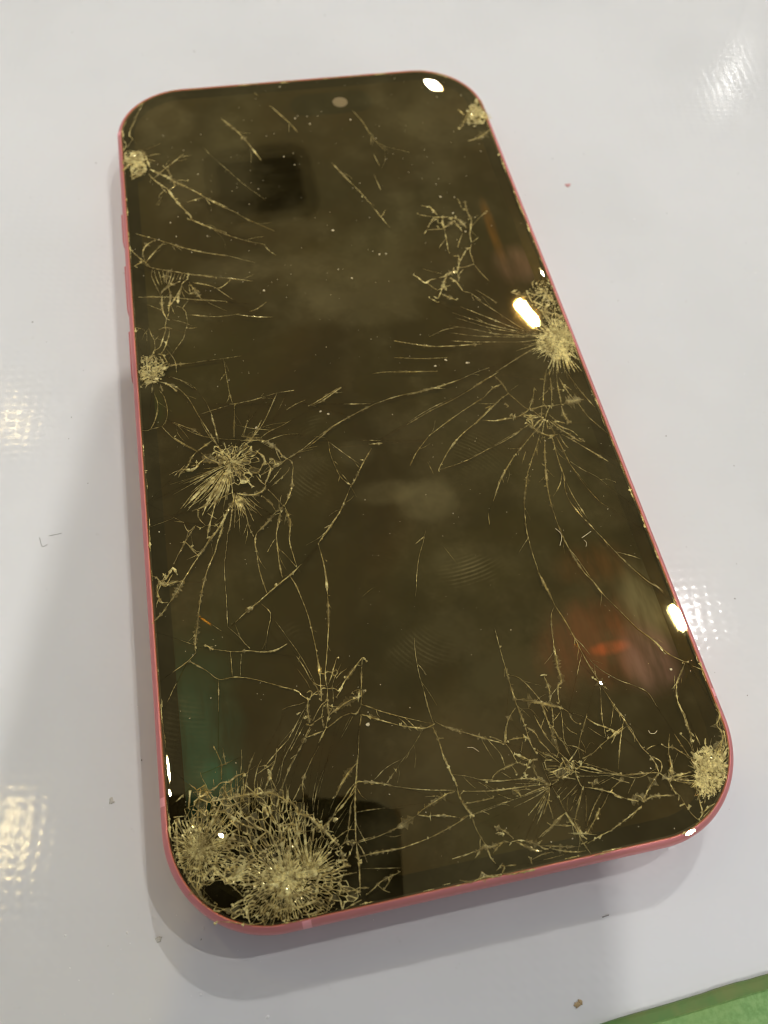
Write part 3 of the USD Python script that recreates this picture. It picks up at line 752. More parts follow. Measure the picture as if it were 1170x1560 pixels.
i1 15:1733,-5725 1827,-5817 1918,-5871 2045,-5953 2076,-5996
i1 19:2169,-5911 2038,-5974 1907,-6036 1797,-6087 1683,-6151 1532,-6193
i1 8:1725,-5841 1804,-5930 1888,-6004
i1 8:1979,-5577 1929,-5792 1922,-5879 1902,-6006
i1 13:2105,-5600 2154,-5730 2199,-5828
i1 23:1018,-5995 1091,-6052 1169,-6095 1258,-6197
i1 12:1014,-6009 1104,-6111 1195,-6157
i1 12:1181,-6055 1251,-6125
i1 12:1271,-6058 1222,-6120
i1 16:1258,-6197 1328,-6168 1395,-6195
i1 16:1250,-6224 1323,-6280 1399,-6322
i1 24:1426,-6286 1476,-6274 1573,-6300
i1 24:1408,-6296 1401,-6364 1414,-6463 1429,-6507
i1 16:1213,-6245 1181,-6349
i1 14:1062,-6299 1169,-6292
i1 12:1056,-6270 1173,-6279
i1 12:1057,-6116 1210,-6160
i1 12:1065,-6188 1250,-6224
i1 14:1068,-6328 1185,-6336 1374,-6401
i1 14:1070,-6369 1177,-6362
i1 12:1039,-6225 1185,-6239
i1 20:1177,-6362 1122,-6393 1072,-6411
i1 11:1035,-6140 1035,-6238 1062,-6395
i1 20:929,-6092 912,-6200 941,-6303 1048,-6393
i1 16:901,-6086 988,-6096
i1 20:1299,-6163 1254,-6210 1209,-6258
i1 12:1274,-6242 1231,-6331
i1 12:1313,-6264 1294,-6371
i1 12:1409,-6198 1463,-6265
i1 18:1056,-6415 957,-6348 867,-6303 726,-6275 510,-6254 300,-6218
i1 17:1056,-6415 918,-6381 700,-6366 484,-6352 270,-6331
i1 14:1040,-6418 888,-6430 702,-6462 643,-6464
i1 8:1036,-6431 821,-6458 517,-6493 214,-6541
i1 8:1036,-6431 837,-6502 555,-6567
i1 13:1036,-6431 860,-6573 695,-6688
i1 10:1032,-6444 867,-6601 732,-6761
i1 17:1039,-6446 937,-6561 809,-6697
i1 17:1035,-6458 979,-6569 878,-6710
i1 12:975,-6582 978,-6716 973,-6781
i1 8:1036,-6431 875,-6670 762,-6806
i1 8:1045,-6426 893,-6363 641,-6314
i1 16:1058,-6408 937,-6316 799,-6331
i1 32:581,-6371 644,-6410 671,-6469
i1 13:1068,-6424 1112,-6568 1142,-6708 1195,-6864 1246,-6979
i1 14:1110,-6622 1272,-6532 1386,-6458
i1 10:1100,-6512 1176,-6458
i1 10:1102,-6553 1247,-6472
i1 18:1146,-6742 1010,-6802 936,-6853 835,-6898 749,-6946
i1 16:981,-6849 1101,-6885 1185,-6895
i1 12:893,-6805 938,-6847
i1 14:1124,-6857 1203,-6840
i1 18:1429,-6507 1355,-6643 1299,-6726 1220,-6856
i1 11:1442,-6605 1403,-6746 1351,-6882
i1 14:1633,-6615 1502,-6738 1378,-6887 1348,-6934
i1 31:1563,-6777 1470,-6878 1385,-6954 1320,-7019
i1 14:1713,-6644 1618,-6747 1541,-6799
i1 31:1217,-6842 1240,-6952 1265,-7009 1328,-6995
i1 11:1228,-6577 1182,-6676 1176,-6742
i1 11:1334,-6571 1263,-6652
i1 11:1251,-6690 1190,-6744
i1 14:1365,-6522 1274,-6573
i1 22:1443,-6510 1566,-6548 1736,-6621 1882,-6718
i1 32:1779,-6671 1868,-6715
i1 15:1476,-6274 1611,-6321 1779,-6409 1945,-6455
i1 11:1441,-6288 1598,-6361 1791,-6419
i1 9:1399,-6371 1654,-6420 1945,-6455
i1 11:1519,-6233 1687,-6322 1855,-6410 1945,-6455
i1 9:1775,-6464 1546,-6516
i1 9:1867,-6461 1635,-6520
i1 14:1960,-6500 1759,-6599
i1 14:1596,-6457 1640,-6507
i1 24:1559,-6478 1556,-6532
i1 11:1435,-6536 1297,-6685
i2 25:-46,-6299 -29,-6420 33,-6548
i2 31:33,-6548 65,-6576
i2 13:26,-6576 54,-6710 97,-6846 114,-6898
i2 14:-122,-6604 -47,-6554 15,-6559
i2 14:35,-6418 208,-6422 337,-6418
i2 8:48,-6551 295,-6512 576,-6479
i2 14:-214,-6979 -84,-6950 -4,-6938 43,-6933
i2 27:43,-6933 113,-6905 164,-6943
i2 20:124,-6949 140,-7035 181,-7112
i2 14:40,-6946 -39,-7014
i2 18:168,-6930 262,-6927 330,-6906 417,-6930
i2 18:180,-7002 256,-6947 328,-6912
i2 31:419,-6923 512,-6927 627,-6964 708,-7008
i2 18:458,-6896 375,-6801 270,-6724
i2 39:339,-6816 365,-6835
i2 31:708,-7008 770,-7062 825,-7087
i2 23:478,-6935 581,-7011 688,-7074 747,-7086
i2 18:733,-7027 880,-7063 1071,-7107 1207,-7127
i2 18:844,-7077 969,-7129 1128,-7175 1251,-7185
i2 14:602,-7154 735,-7125 862,-7122
i2 11:734,-7180 875,-7180 987,-7174
i2 27:591,-7138 591,-7193
i2 30:217,-7147 276,-7158 225,-7230
i2 23:276,-7158 411,-7171
i2 19:240,-7233 356,-7256 511,-7253
i2 19:-269,-7199 -158,-7241 -49,-7230 44,-7221 204,-7253
i2 22:791,-6940 905,-6877 1001,-6824 1139,-6742
i2 14:978,-6848 1156,-6890
i2 16:1139,-6742 1182,-6859 1222,-6982 1231,-7054 1264,-7145 1300,-7229
i2 27:1213,-7107 1297,-7095
i2 20:1290,-7115 1395,-7087 1484,-7061 1605,-7035
i2 31:1233,-6998 1305,-7069
i2 19:1323,-7255 1450,-7252 1529,-7254
i3 12:2131,-5605 2173,-5742 2215,-5920
i3 15:2215,-5920 2266,-6069 2306,-6201 2361,-6293
i3 15:2215,-5920 2094,-5967 1956,-6024
i3 21:1992,-5919 2043,-5985
i3 29:2370,-6308 2405,-6410 2409,-6517
i3 21:2393,-6326 2479,-6410 2452,-6499 2418,-6532
i3 15:2350,-6243 2419,-6215 2480,-6213
i3 19:1817,-6423 1946,-6468 2086,-6482 2226,-6498 2365,-6516 2420,-6526
i3 24:2404,-6530 2281,-6625 2172,-6722 2096,-6810
i3 24:2418,-6532 2489,-6612 2567,-6601 2686,-6597 2805,-6594
i3 23:2525,-6633 2661,-6659 2806,-6700
i3 16:2553,-6638 2690,-6625 2845,-6641
i3 16:2575,-6655 2676,-6695 2810,-6727
i3 24:2548,-6517 2556,-6572 2571,-6628
i3 29:2611,-6354 2595,-6473 2577,-6576
i3 12:2705,-6111 2639,-6264 2604,-6353
i3 19:2563,-6208 2611,-6259 2694,-6275 2780,-6360 2870,-6431
i3 15:2768,-6123 2810,-6283 2848,-6413
i3 15:2838,-6136 2909,-6261 2917,-6427
i3 8:2725,-6349 2620,-6464
i3 19:2953,-5768 2969,-5921 2967,-6077 2971,-6162 2942,-6253 2934,-6348
i3 12:3026,-6158 3038,-6313
i3 22:3132,-6248 3113,-6313
i3 15:3209,-6263 3163,-6337
i3 22:1751,-6614 1815,-6678 1922,-6738
i3 36:1922,-6738 2047,-6788
i3 32:2033,-6708 2101,-6759 2096,-6810
i3 21:2096,-6810 2226,-6771 2378,-6788 2500,-6811
i3 32:2493,-6640 2518,-6763 2567,-6824
i3 24:2567,-6824 2588,-6919 2604,-6986
i3 14:2604,-6986 2651,-7084 2712,-7147
i3 22:2070,-6844 1898,-6925 1702,-7000 1605,-7037
i3 40:1981,-6890 2065,-6856
i3 10:2118,-6514 2006,-6624 1957,-6680
i3 24:2783,-6866 2776,-6955 2759,-7067 2695,-7118
i3 24:2759,-7067 2850,-7021 2951,-6989
i3 24:2810,-6727 2783,-6866
i3 29:3408,-5933 3423,-6007 3345,-6120 3368,-6209 3333,-6328 3240,-6407 3228,-6541
i3 24:2497,-7218 2595,-7187 2699,-7144
J 9:1827,-2585 1749,-2955 1711,-3381 1717,-3741
J 16:1717,-3741 1757,-3981 1791,-4230
J 9:2206,-2652 2191,-2938 2209,-3348 2299,-3607 2395,-3922 2464,-4138 2635,-4455 2786,-4734
J 15:2786,-4734 2937,-4926 3076,-5142 3243,-5279
J 8:2539,-2775 2618,-3077 2785,-3450 2959,-3785 3138,-4085 3258,-4224 3308,-4320
J 24:3225,-4160 3318,-4293
J 16:1791,-4230 1859,-4453 1914,-4710 1946,-4905
J 14:1946,-4905 1994,-5126 2058,-5333
J 38:2037,-5316 2070,-5374
J 13:2062,-5398 2137,-5641 2239,-5946
J 16:1774,-4241 1694,-4367 1624,-4684 1573,-5021 1562,-5227 1502,-5293 1447,-5511
J 10:1937,-4930 1785,-5191
J 10:2037,-5394 1969,-5634 1917,-5823
J 9:1976,-4937 2095,-5145 2296,-5339 2471,-5449 2616,-5566 2674,-5767
J 20:3217,-5275 3294,-5289
J 15:3233,-5304 3035,-5529 2963,-5746 2985,-5927 2975,-6086
J 9:3047,-5427 2959,-5618
J 22:3325,-5348 3433,-5421
J 30:3429,-5860 3433,-6011 3335,-6117
I 15:902,-4661 904,-4900 907,-5133 916,-5395 954,-5720
I 15:921,-5020 1052,-5094 1189,-5317 1282,-5561
I 22:1366,-5120 1382,-5288 1351,-5445
I 19:947,-5343 1161,-5410 1369,-5497 1481,-5566
I 15:1242,-5473 1246,-5681 1263,-5841
I 22:1613,-4758 1582,-5026 1571,-5225 1504,-5278 1452,-5497
I 9:902,-4661 908,-4384
f 18:1585,-555 1767,-465 1948,-386 2064,-332
f 21:1984,-404 2061,-562 2106,-759
f 20:2106,-759 2188,-891 2282,-1046 2348,-1092
f 14:1507,-859 1687,-772
f 14:1783,-706 1909,-608 2061,-562
f 18:2106,-759 1942,-850 1768,-983 1597,-1115 1440,-1236
f 10:2138,-717 2304,-625
f 18:1583,-1170 1766,-1212 1942,-1207 2097,-1211
f 30:2097,-1211 2207,-1172 2345,-1103
f 31:2307,-1096 2427,-1093 2572,-1071 2705,-1093 2867,-1085
f 41:2864,-1096 2992,-1071 3159,-1052 3235,-1065
f 18:2540,-712 2467,-890 2351,-1081
f 19:2837,-398 2751,-579 2656,-827 2572,-1071
f 15:2674,-566 2748,-590
f 42:2886,-406 2840,-521
f 15:2845,-570 2781,-847 2712,-1071
f 16:2957,-540 2912,-750 2886,-959 2864,-1096
f 21:2981,-592 3008,-766 3054,-940 3094,-1065
f 15:2894,-807 2967,-831
f 21:3015,-743 3102,-853
f 12:3122,-469 3196,-749 3265,-975 3363,-1226
f 12:3125,-1093 3170,-1264 3210,-1386 3310,-1562 3397,-1713
f 30:2383,-1109 2463,-1238 2487,-1287
f 25:2547,-1090 2494,-1266 2518,-1316
f 25:2686,-1090 2589,-1213 2537,-1319
f 30:2207,-1172 2332,-1216 2463,-1238
f 30:2232,-1222 2319,-1259 2456,-1259
f 30:2537,-1319 2437,-1325 2305,-1438
f 25:2493,-1334 2405,-1433 2323,-1509
f 25:2512,-1337 2448,-1485 2403,-1567
f 25:2549,-1343 2522,-1497
f 25:2568,-1347 2584,-1485 2607,-1602
f 23:2587,-1350 2696,-1504 2812,-1636 2896,-1740 2956,-1794
f 30:2620,-1241 2699,-1369 2817,-1434
f 20:2624,-1356 2740,-1489 2869,-1579 2935,-1679
f 60:2225,-1312 2293,-1414 2379,-1518 2508,-1607 2644,-1608
f 40:2250,-1293 2325,-1237 2318,-1395
f 41:2857,-1119 2846,-1279 2880,-1422 2829,-1459
f 18:2280,-1524 2095,-1692 1896,-1854
f 17:1896,-1854 1706,-2058 1567,-2223 1516,-2308
f 17:2376,-1562 2236,-1804 2096,-2018
f 12:2077,-1820 1963,-2017
f 22:2437,-1617 2361,-1869 2295,-2116 2228,-2432
f 18:2552,-1592 2529,-1854 2519,-2134 2522,-2367
f 18:2613,-1647 2645,-1917 2665,-2126
f 9:2665,-2126 2739,-2342 2810,-2533
f 23:2663,-1611 2691,-1771 2729,-1866
f 22:2700,-1617 2822,-1727 2966,-1884 3109,-2040 3251,-2195
f 10:2141,-1433 1905,-1549 1584,-1671 1274,-1770
f 23:2144,-1422 2225,-1380
f 50:2940,-1725 3012,-1804
f 30:2842,-1416 2918,-1428
f 8:2684,-2097 2838,-2274 2986,-2405 3101,-2573
f 15:1992,-2213 1925,-2379
f 30:1675,-968 1780,-939
f 25:1999,-929 2044,-983
E 15:1884,-1865 1682,-2102 1544,-2279 1384,-2545
E 15:1265,-2716 1231,-2900
E 13:2241,-1788 2091,-2037 1968,-2252 1816,-2653 1795,-2746
E 7:1734,-2957 1705,-3354 1711,-3714
E 14:1711,-3714 1733,-3923 1779,-4090
E 17:2317,-2042 2229,-2431 2186,-2814
E 9:2186,-2814 2195,-3070
E 10:2549,-1735 2515,-2042 2511,-2346
E 9:2511,-2346 2553,-2684 2640,-3054
E 9:2669,-2137 2766,-2491 2901,-2810 3019,-2944
E 12:2195,-3070 2239,-3479 2328,-3825 2416,-3988 2506,-4222
E 7:2471,-2473 2477,-2736 2621,-3113 2763,-3389 2892,-3687 3043,-3954
E 18:720,-1920 789,-1814 981,-1573 1212,-1367 1450,-1212
E 17:1450,-1212 1740,-988 1928,-872
E 8:738,-1906 1031,-1855 1322,-1769 1730,-1596 2149,-1419
E 14:328,-1768 478,-1556 710,-1317
E 12:710,-1317 1028,-1123 1383,-928 1702,-778
E 14:1702,-778 1866,-637 2042,-571
E 13:436,-1059 842,-874 1248,-721 1638,-542 1965,-386
E 8:476,-1012 851,-832 1223,-699
E 24:996,-474 1194,-431 1428,-374
E 11:549,-531 996,-474
E 10:1428,-374 1740,-272 1943,-227
K 15:-1176,-1239 -913,-1042
K 12:-1180,-1266 -889,-1074 -656,-910 -298,-738
K 18:-882,-1030 -621,-881 -265,-725 28,-611
K 13:28,-611 349,-535 759,-491 1015,-458
K 9:-442,-532 -236,-567 -29,-594
K 18:107,-43 324,-48 719,-105 1116,-162
K 12:-970,-1033 -802,-1079
K 10:-770,-1154 -778,-1376 -735,-1636 -690,-1793 -588,-1942
K 8:-759,-1173 -566,-1412 -373,-1631
K 22:-195,-1303 9,-1321
K 9:-268,-1222 -10,-1265
K 19:-165,-1378 -302,-1559 -422,-1740 -521,-1888 -594,-1974
K 13:-594,-1974 -720,-2209 -815,-2351 -990,-2569 -1171,-2751
K 20:-883,-477 -723,-412 -418,-222
K 13:-941,-467 -858,-510
K 9:323,-2832 236,-3031 138,-3224 55,-3475 -22,-3762
K 7:512,-3111 656,-3436
K 9:-718,-3636 -597,-3558 -527,-3543
K 8:598,-1747 638,-1956
D 19:563,535 860,427 1159,327 1504,283
D 11:1504,283 1951,252
D 15:496,208 951,115 1324,74
D 18:439,-66 742,-116 1109,-164
d 24:1663,3466 1775,3417
d 41:1807,3423 1853,3289 1894,3198
d 23:1555,3258 1694,3196 1835,3143
d 47:1835,3143 1954,3126 2089,3116
d 35:2102,3104 2210,3046 2289,2929 2333,2798
d 35:1855,3098 1729,3012 1662,2918
d 35:1645,2879 1560,2769
d 35:1882,3115 1861,2993
d 29:1832,2934 1848,2870
d 35:1964,3103 1940,2939 1941,2815
d 17:1648,2858 1797,2847 1946,2835
d 27:1970,2873 2082,2960 2171,3010
d 17:1936,2795 1918,2593 1891,2355 1897,2254
d 23:2161,2969 2215,2815 2239,2729
d 29:2224,2670 2129,2500 2067,2368
d 24:2357,3516 2366,3363 2370,3255
d 35:2467,3457 2445,3181 2478,3006
d 23:2478,3006 2412,2807 2351,2630 2335,2449
d 14:2431,2825 2657,3043 2809,3148
d 14:2370,2464 2483,2549
d 18:2528,3020 2603,3072
d 29:2291,2335 2195,2309
d 28:2185,2270 2046,2073 1994,1983
d 20:2326,2410 2257,2260 2252,2121 2256,1963
d 28:2041,2173 1994,1983
d 45:1999,2002 1920,1801
d 28:2254,1953 2094,1910 1961,1910
d 56:1890,1921 1839,1832 1727,1792 1695,1720
d 33:1704,1757 1582,1737
d 22:1536,1726 1431,1713 1347,1660 1285,1707 1245,1789 1174,1858
d 55:1672,1685 1614,1562 1556,1439
d 38:1556,1439 1462,1287
d 25:1371,1637 1447,1531 1504,1466
d 33:1543,1385 1651,1294 1760,1212
d 22:1328,1326 1444,1207
d 33:1765,1709 1846,1621 1880,1521 1918,1383
d 44:1918,1383 2035,1327
d 33:1920,1801 1920,1685 1884,1596
d 17:1939,1759 2037,1860
d 13:1361,1983 1476,1907 1646,1823
d 11:2251,1944 2317,1740 2410,1533
d 11:2035,1327 2160,1140
d 11:2137,1386 2314,1172 2410,1046
d 16:2035,1271 2049,1158
e 33:2707,1234 2813,1172 2902,1114 3047,1068
e 33:3053,1090 3204,1179 3319,1206
e 45:3278,1190 3307,1050 3375,928
e 33:3192,1023 3116,770 3157,675
e 44:3227,906 3153,720 3186,541
e 34:3126,1396 3104,1262
e 34:3349,1663 3391,1563
e 9:2932,388 2729,399 2507,520 2294,682 1793,1066
e 9:2908,307 2712,338 2402,451 2098,585 1654,848
e 9:2890,246 2613,291 2287,343 1887,428 1498,554
e 9:2872,186 2584,191 2260,243 1856,308 1459,392
e 9:2920,347 2735,419 2600,548 2411,794 2085,1197
e 9:2914,327 2642,392 2294,554 1895,789 1630,960
e 9:2899,277 2621,321 2222,417 1842,583 1516,699
e 17:2990,125 2699,6 2408,-131 2020,-330
e 11:2925,136 2777,97 2452,25"""
lines = []
for row in DATA.split('\n'):
    h, r = row.split(':'); c, w = h.split(' ')
    lines.append((c, int(w) / 100, np.array([[float(a) for a in t.split(',')] for t in r.split(' ')]) / 100))
ZT = 7.8
outline = Polygon(rrect(.92, 24)); inner = Polygon(rrect(.98, 24)); pin = prep(inner)

# cover glass cut along the cracks into its shards
tree_lines = [LineString(m) for _, _, m in lines]
tree = shapely.STRtree(tree_lines); cuts = []
for k, (c, w, m) in enumerate(lines):
    m = m.copy(); ends = []
    for e, d in ((m[0], m[0] - m[1]), (m[-1], m[-1] - m[-2])):
        d = d / max(np.linalg.norm(d), 1e-6); probe = LineString([e - d * .05, e + d * 7.0]); best = .5
        hit = [x for j in tree.query(probe) if j != k for x in [probe.intersection(tree_lines[j])] if not x.is_empty]
        hit += [x for x in [probe.intersection(outline.exterior)] if not x.is_empty]
        ds = [Point(e).distance(x) for x in hit]
        if ds: best = min(ds) + .05
        ends.append(e + d * best)
    cuts.append(LineString(np.vstack([ends[0], m, ends[1]])))
cells = [p for p in polygonize(unary_union(cuts + [outline.exterior])) if outline.contains(p.representative_point())]
cells.sort(key=lambda p: -p.area)
def shard_mesh(p, tilt, lift):
    q = p.buffer(-.010, join_style=2)
    if q.is_empty: return None
    out = []
    for g in getattr(q, 'geoms', [q]):
        if g.area < .01: continue
        b = trimesh.creation.extrude_polygon(g.simplify(.004), .42, engine='earcut'); v = b.vertices.copy()
        top = v[:, 2] > .2; c = np.array(p.centroid.coords[0]); d = v[:, :2] - c
        v[top, 2] += np.clip(d[top] @ tilt, -.02, .02) + lift
        v[:, 2] += ZT - .42
        out.append((v, b.faces))
    return cat(out) if out else None
glass = None; small = []; shards = 0
for p in cells:
    r = math.sqrt(p.area)
    tilt = rng.normal(0, 1, 2) * min(.0025, .012 / max(r, 1.)); lift = rng.uniform(-.006, .006)
    m = shard_mesh(p, tilt if glass is not None else np.zeros(2), lift if glass is not None else 0.)
    if m is None: continue
    if glass is None: glass = obj('cover_glass', m, GLASS, phone)
    elif p.area > 1.2 and shards < 290: obj('shard', m, GLASS, glass); shards += 1
    else: small.append(m)
tag(obj('small_shards', cat(small), GLASS, glass), kind='stuff')

def ribbon(pts, w, step=.2, taper=True, rise=.42, rough=.30, jit=.016):
    """a broken glass edge: a low three sided ridge of uneven width along the crack"""
    p = bez(pts, step); n = len(p)
    t = np.gradient(p, axis=0); t /= np.maximum(np.linalg.norm(t, axis=1, keepdims=True), 1e-9); nn = np.stack([-t[:, 1], t[:, 0]], 1)
    k = np.exp(rng.normal(0, rough, n)); slow = np.interp(np.arange(n), np.linspace(0, n - 1, max(2, n // 7 + 1)), np.exp(rng.normal(0, .55, max(2, n // 7 + 1))))
    hw = w / 2 * k * slow
    if taper and n > 4:
        e = np.minimum(np.arange(n), np.arange(n)[::-1]) / min(6., n / 2.); hw = hw * np.clip(.35 + .65 * e, .3, 1)
    p = p + nn * rng.normal(0, jit, (n, 1)) * min(1., w / .12)
    a, b = p + nn * hw[:, None], p - nn * hw[:, None]
    top = p + nn * (hw * rng.uniform(-.7, .7, n))[:, None]
    v = np.vstack([np.c_[a, np.full(n, ZT - .012)], np.c_[top, ZT + .012 + np.minimum(hw * rise * rng.uniform(.3, 1.6, n), .16)], np.c_[b, np.full(n, ZT - .012)]])
    f = []
    for i in range(n - 1):
        for o in (0, n): f += [[o + i, o + n + i, o + n + i + 1], [o + i, o + n + i + 1, o + i + 1]]
    return v, np.array(f)

webs = {}
branches = []; fringes = []
longs = [(c, w, m) for c, w, m in lines if np.linalg.norm(np.diff(m, axis=0), axis=1).sum() > 5]
for k in range(260):
    c, w, m = longs[rng.integers(len(longs))]; p_ = bez(m, .3); i_ = int(rng.integers(1, len(p_) - 1)); d = p_[i_] - p_[i_ - 1]; a = math.atan2(d[1], d[0]) + rng.choice([-1, 1]) * rng.uniform(.15, .8)
    L_ = rng.uniform(.8, 3.) * (2.2 if rng.random() < .25 else 1); e = p_[i_] + L_ * np.array([math.cos(a), math.sin(a)]); mid = (p_[i_] + e) / 2 + rng.normal(0, .06 * L_, 2)
    if pin.contains(Point(e)): branches.append(ribbon([p_[i_], mid, e], .05 * math.exp(rng.normal(0, .4)), step=.25))
for c, w, m in lines:
    L = np.linalg.norm(np.diff(m, axis=0), axis=1).sum()
    parts = [ribbon(m, max(w * .43, min(w * .7, .052)))]
    for q in (m if w > .12 else m[:0]):                              # beads of crushed glass where the crack turns or forks
        if rng.random() < .3: parts.append(ribbon([q + rng.normal(0, .04, 2), q + rng.normal(0, w * 1.3, 2)], w * rng.uniform(.4, 1.), step=.1, rough=.6))
    r = cat(parts)
    if w > .1: fringes.append(ribbon(m, w * 1.0, rise=.25, rough=.5))
    if L > 7.0: obj('crack', r, FAINT if w < .105 else CRACK, glass)
    else: webs.setdefault((c, w < .105), []).append(r)

# ---------------------------------------------------------------- crushed zones: webs, fans, flakes
def inside(pts, poly, holes):
    g = shapely.points(pts); ok = shapely.contains(poly, g)
    for h in holes: ok &= ~shapely.contains(h, g)
    return ok
def web(poly, seeds, w, holes=(), keep=.93):
    poly = poly.intersection(inner); out = []
    if len(seeds) < 8: return out
    V = Voronoi(seeds); ok = np.zeros(len(V.vertices), bool); ok[:] = inside(V.vertices, poly, holes)
    for a, b in V.ridge_vertices:
        if a < 0 or b < 0 or not (ok[a] and ok[b]) or rng.random() > keep: continue
        pa, pb = V.vertices[a], V.vertices[b]; d = np.linalg.norm(pb - pa)
        if d < .08: continue
        mid = (pa + pb) / 2 + rng.normal(0, .015 * d, 2)
        out.append(ribbon([pa, mid, pb], w * math.exp(rng.normal(0, .55)), step=max(.12, d / 3), taper=False, rough=.22, jit=.008))
    return out
faces_out = []
def polar_cells(c, poly, step, rmax, stretch, w, holes=(), keep=.97, fill=.75, r0=.9):
    """a spider web round an impact: cells that grow and stretch outwards, their edges and their tilted translucent pieces"""
    L_ = math.log(rmax + r0); L0 = math.log(r0); pts = []
    nth = max(8, int(2 * math.pi * stretch / step)); dth = 2 * math.pi / nth
    for k in range(-2, int((L_ - L0) / step) + 3):
        for j_ in range(-3, nth + 3): pts.append((L0 + (k + rng.uniform(-.38, .38)) * step, ((j_ + .5 * (k % 2) + rng.uniform(-.38, .38)) * dth) * stretch))
    V = Voronoi(np.array(pts)); ce = np.array(c)
    rr = np.exp(np.clip(V.vertices[:, 0], -9, 4)) - r0; th = V.vertices[:, 1] / stretch
    bad = (rr < 0) | (rr > rmax) | (th < -.02) | (th > 2 * math.pi + dth)
    P_ = ce + np.maximum(rr, 0)[:, None] * np.stack([np.cos(th), np.sin(th)], 1); P_[bad] = 999.
    ok = inside(P_, poly.intersection(inner), holes) & ~bad; out = []
    for a, b in V.ridge_vertices:
        if a < 0 or b < 0 or not (ok[a] and ok[b]) or rng.random() > keep: continue
        d = np.linalg.norm(P_[a] - P_[b])
        if d < .05 or d > 4: continue
        mid = (P_[a] + P_[b]) / 2 + rng.normal(0, .012 * d, 2)
        out.append(ribbon([P_[a], mid, P_[b]], w * math.exp(rng.normal(0, .38)), step=max(.15, d / 3), taper=False, rough=.2, jit=.004))
    for reg in V.regions:
        if len(reg) < 3 or -1 in reg or not ok[reg].all() or rng.random() > fill: continue
        q = P_[reg]; m_ = q.mean(0); q = m_ + (q - m_) * .9; nrm = rng.normal(0, .10, 2)
        z = ZT + .012 + np.clip((q - m_) @ nrm, -.008, .10); k = len(q)
        faces_out.append((np.vstack([np.c_[q, z], np.r_[m_, ZT + .014 + rng.uniform(0, .03)][None]]), np.array([[x, (x + 1) % k, k] for x in range(k)])))
    return out
def seeds_in(poly, n, centers=None, holes=()):
    x0, y0, x1, y1 = poly.bounds; P = []
    while len(P) < n:
        if centers and rng.random() < .88:
            c, sd = centers[rng.integers(len(centers))]; q = np.array(c) + rng.normal(0, sd, 2)
        else: q = rng.uniform((x0, y0), (x1, y1))
        if poly.contains(Point(q)) and not any(h.contains(Point(q)) for h in holes): P.append(q)
    return np.array(P)
def fan(c, a0, a1, n, r0, r1, w, wob=.06, poly=None):
    out = []
    for k in range(n):
        a = math.radians(rng.uniform(a0, a1)); ra = r0 * rng.uniform(.6, 1.6); rb = ra + (r1 - r0) * rng.uniform(.3, 1.); bend = rng.normal(0, wob)
        pts = [np.array(c) + r * np.array([math.cos(a + bend * t), math.sin(a + bend * t)]) for t, r in ((0, ra), (.5, (ra + rb) / 2), (1, rb))]
        if not all(pin.contains(Point(q)) for q in pts) or (poly is not None and not all(poly.contains(Point(q)) for q in pts)): continue
        out.append(ribbon(pts, w * math.exp(rng.normal(0, .4)), step=.3))
    return out
def flakes(poly, n, centers, size, holes=(), up=.18):
    P = seeds_in(poly.intersection(inner), n, centers, holes); out = []
    for q in P:
        s_ = size * math.exp(rng.normal(0, .5)); k = rng.integers(3, 6); a = np.sort(rng.uniform(0, 2 * math.pi, k)); nrm = rng.normal(0, .35, 2)
        xy = np.stack([np.cos(a), np.sin(a)], 1) * s_ * rng.uniform(.5, 1., (k, 1)) * np.array([1, rng.uniform(.35, 1)])
        th = rng.uniform(0, math.pi); xy = xy @ np.array([[math.cos(th), -math.sin(th)], [math.sin(th), math.cos(th)]])
        z = ZT + .02 + rng.uniform(0, up) * .5 + np.clip(xy @ nrm, -.02, .15)
        v = np.vstack([np.c_[q + xy, z], np.r_[q, ZT + .03 + rng.uniform(.2, 1.) * up * .7][None]])
        f = [[i, (i + 1) % k, k] for i in range(k)]
        out.append((v, np.array(f)))
    return out
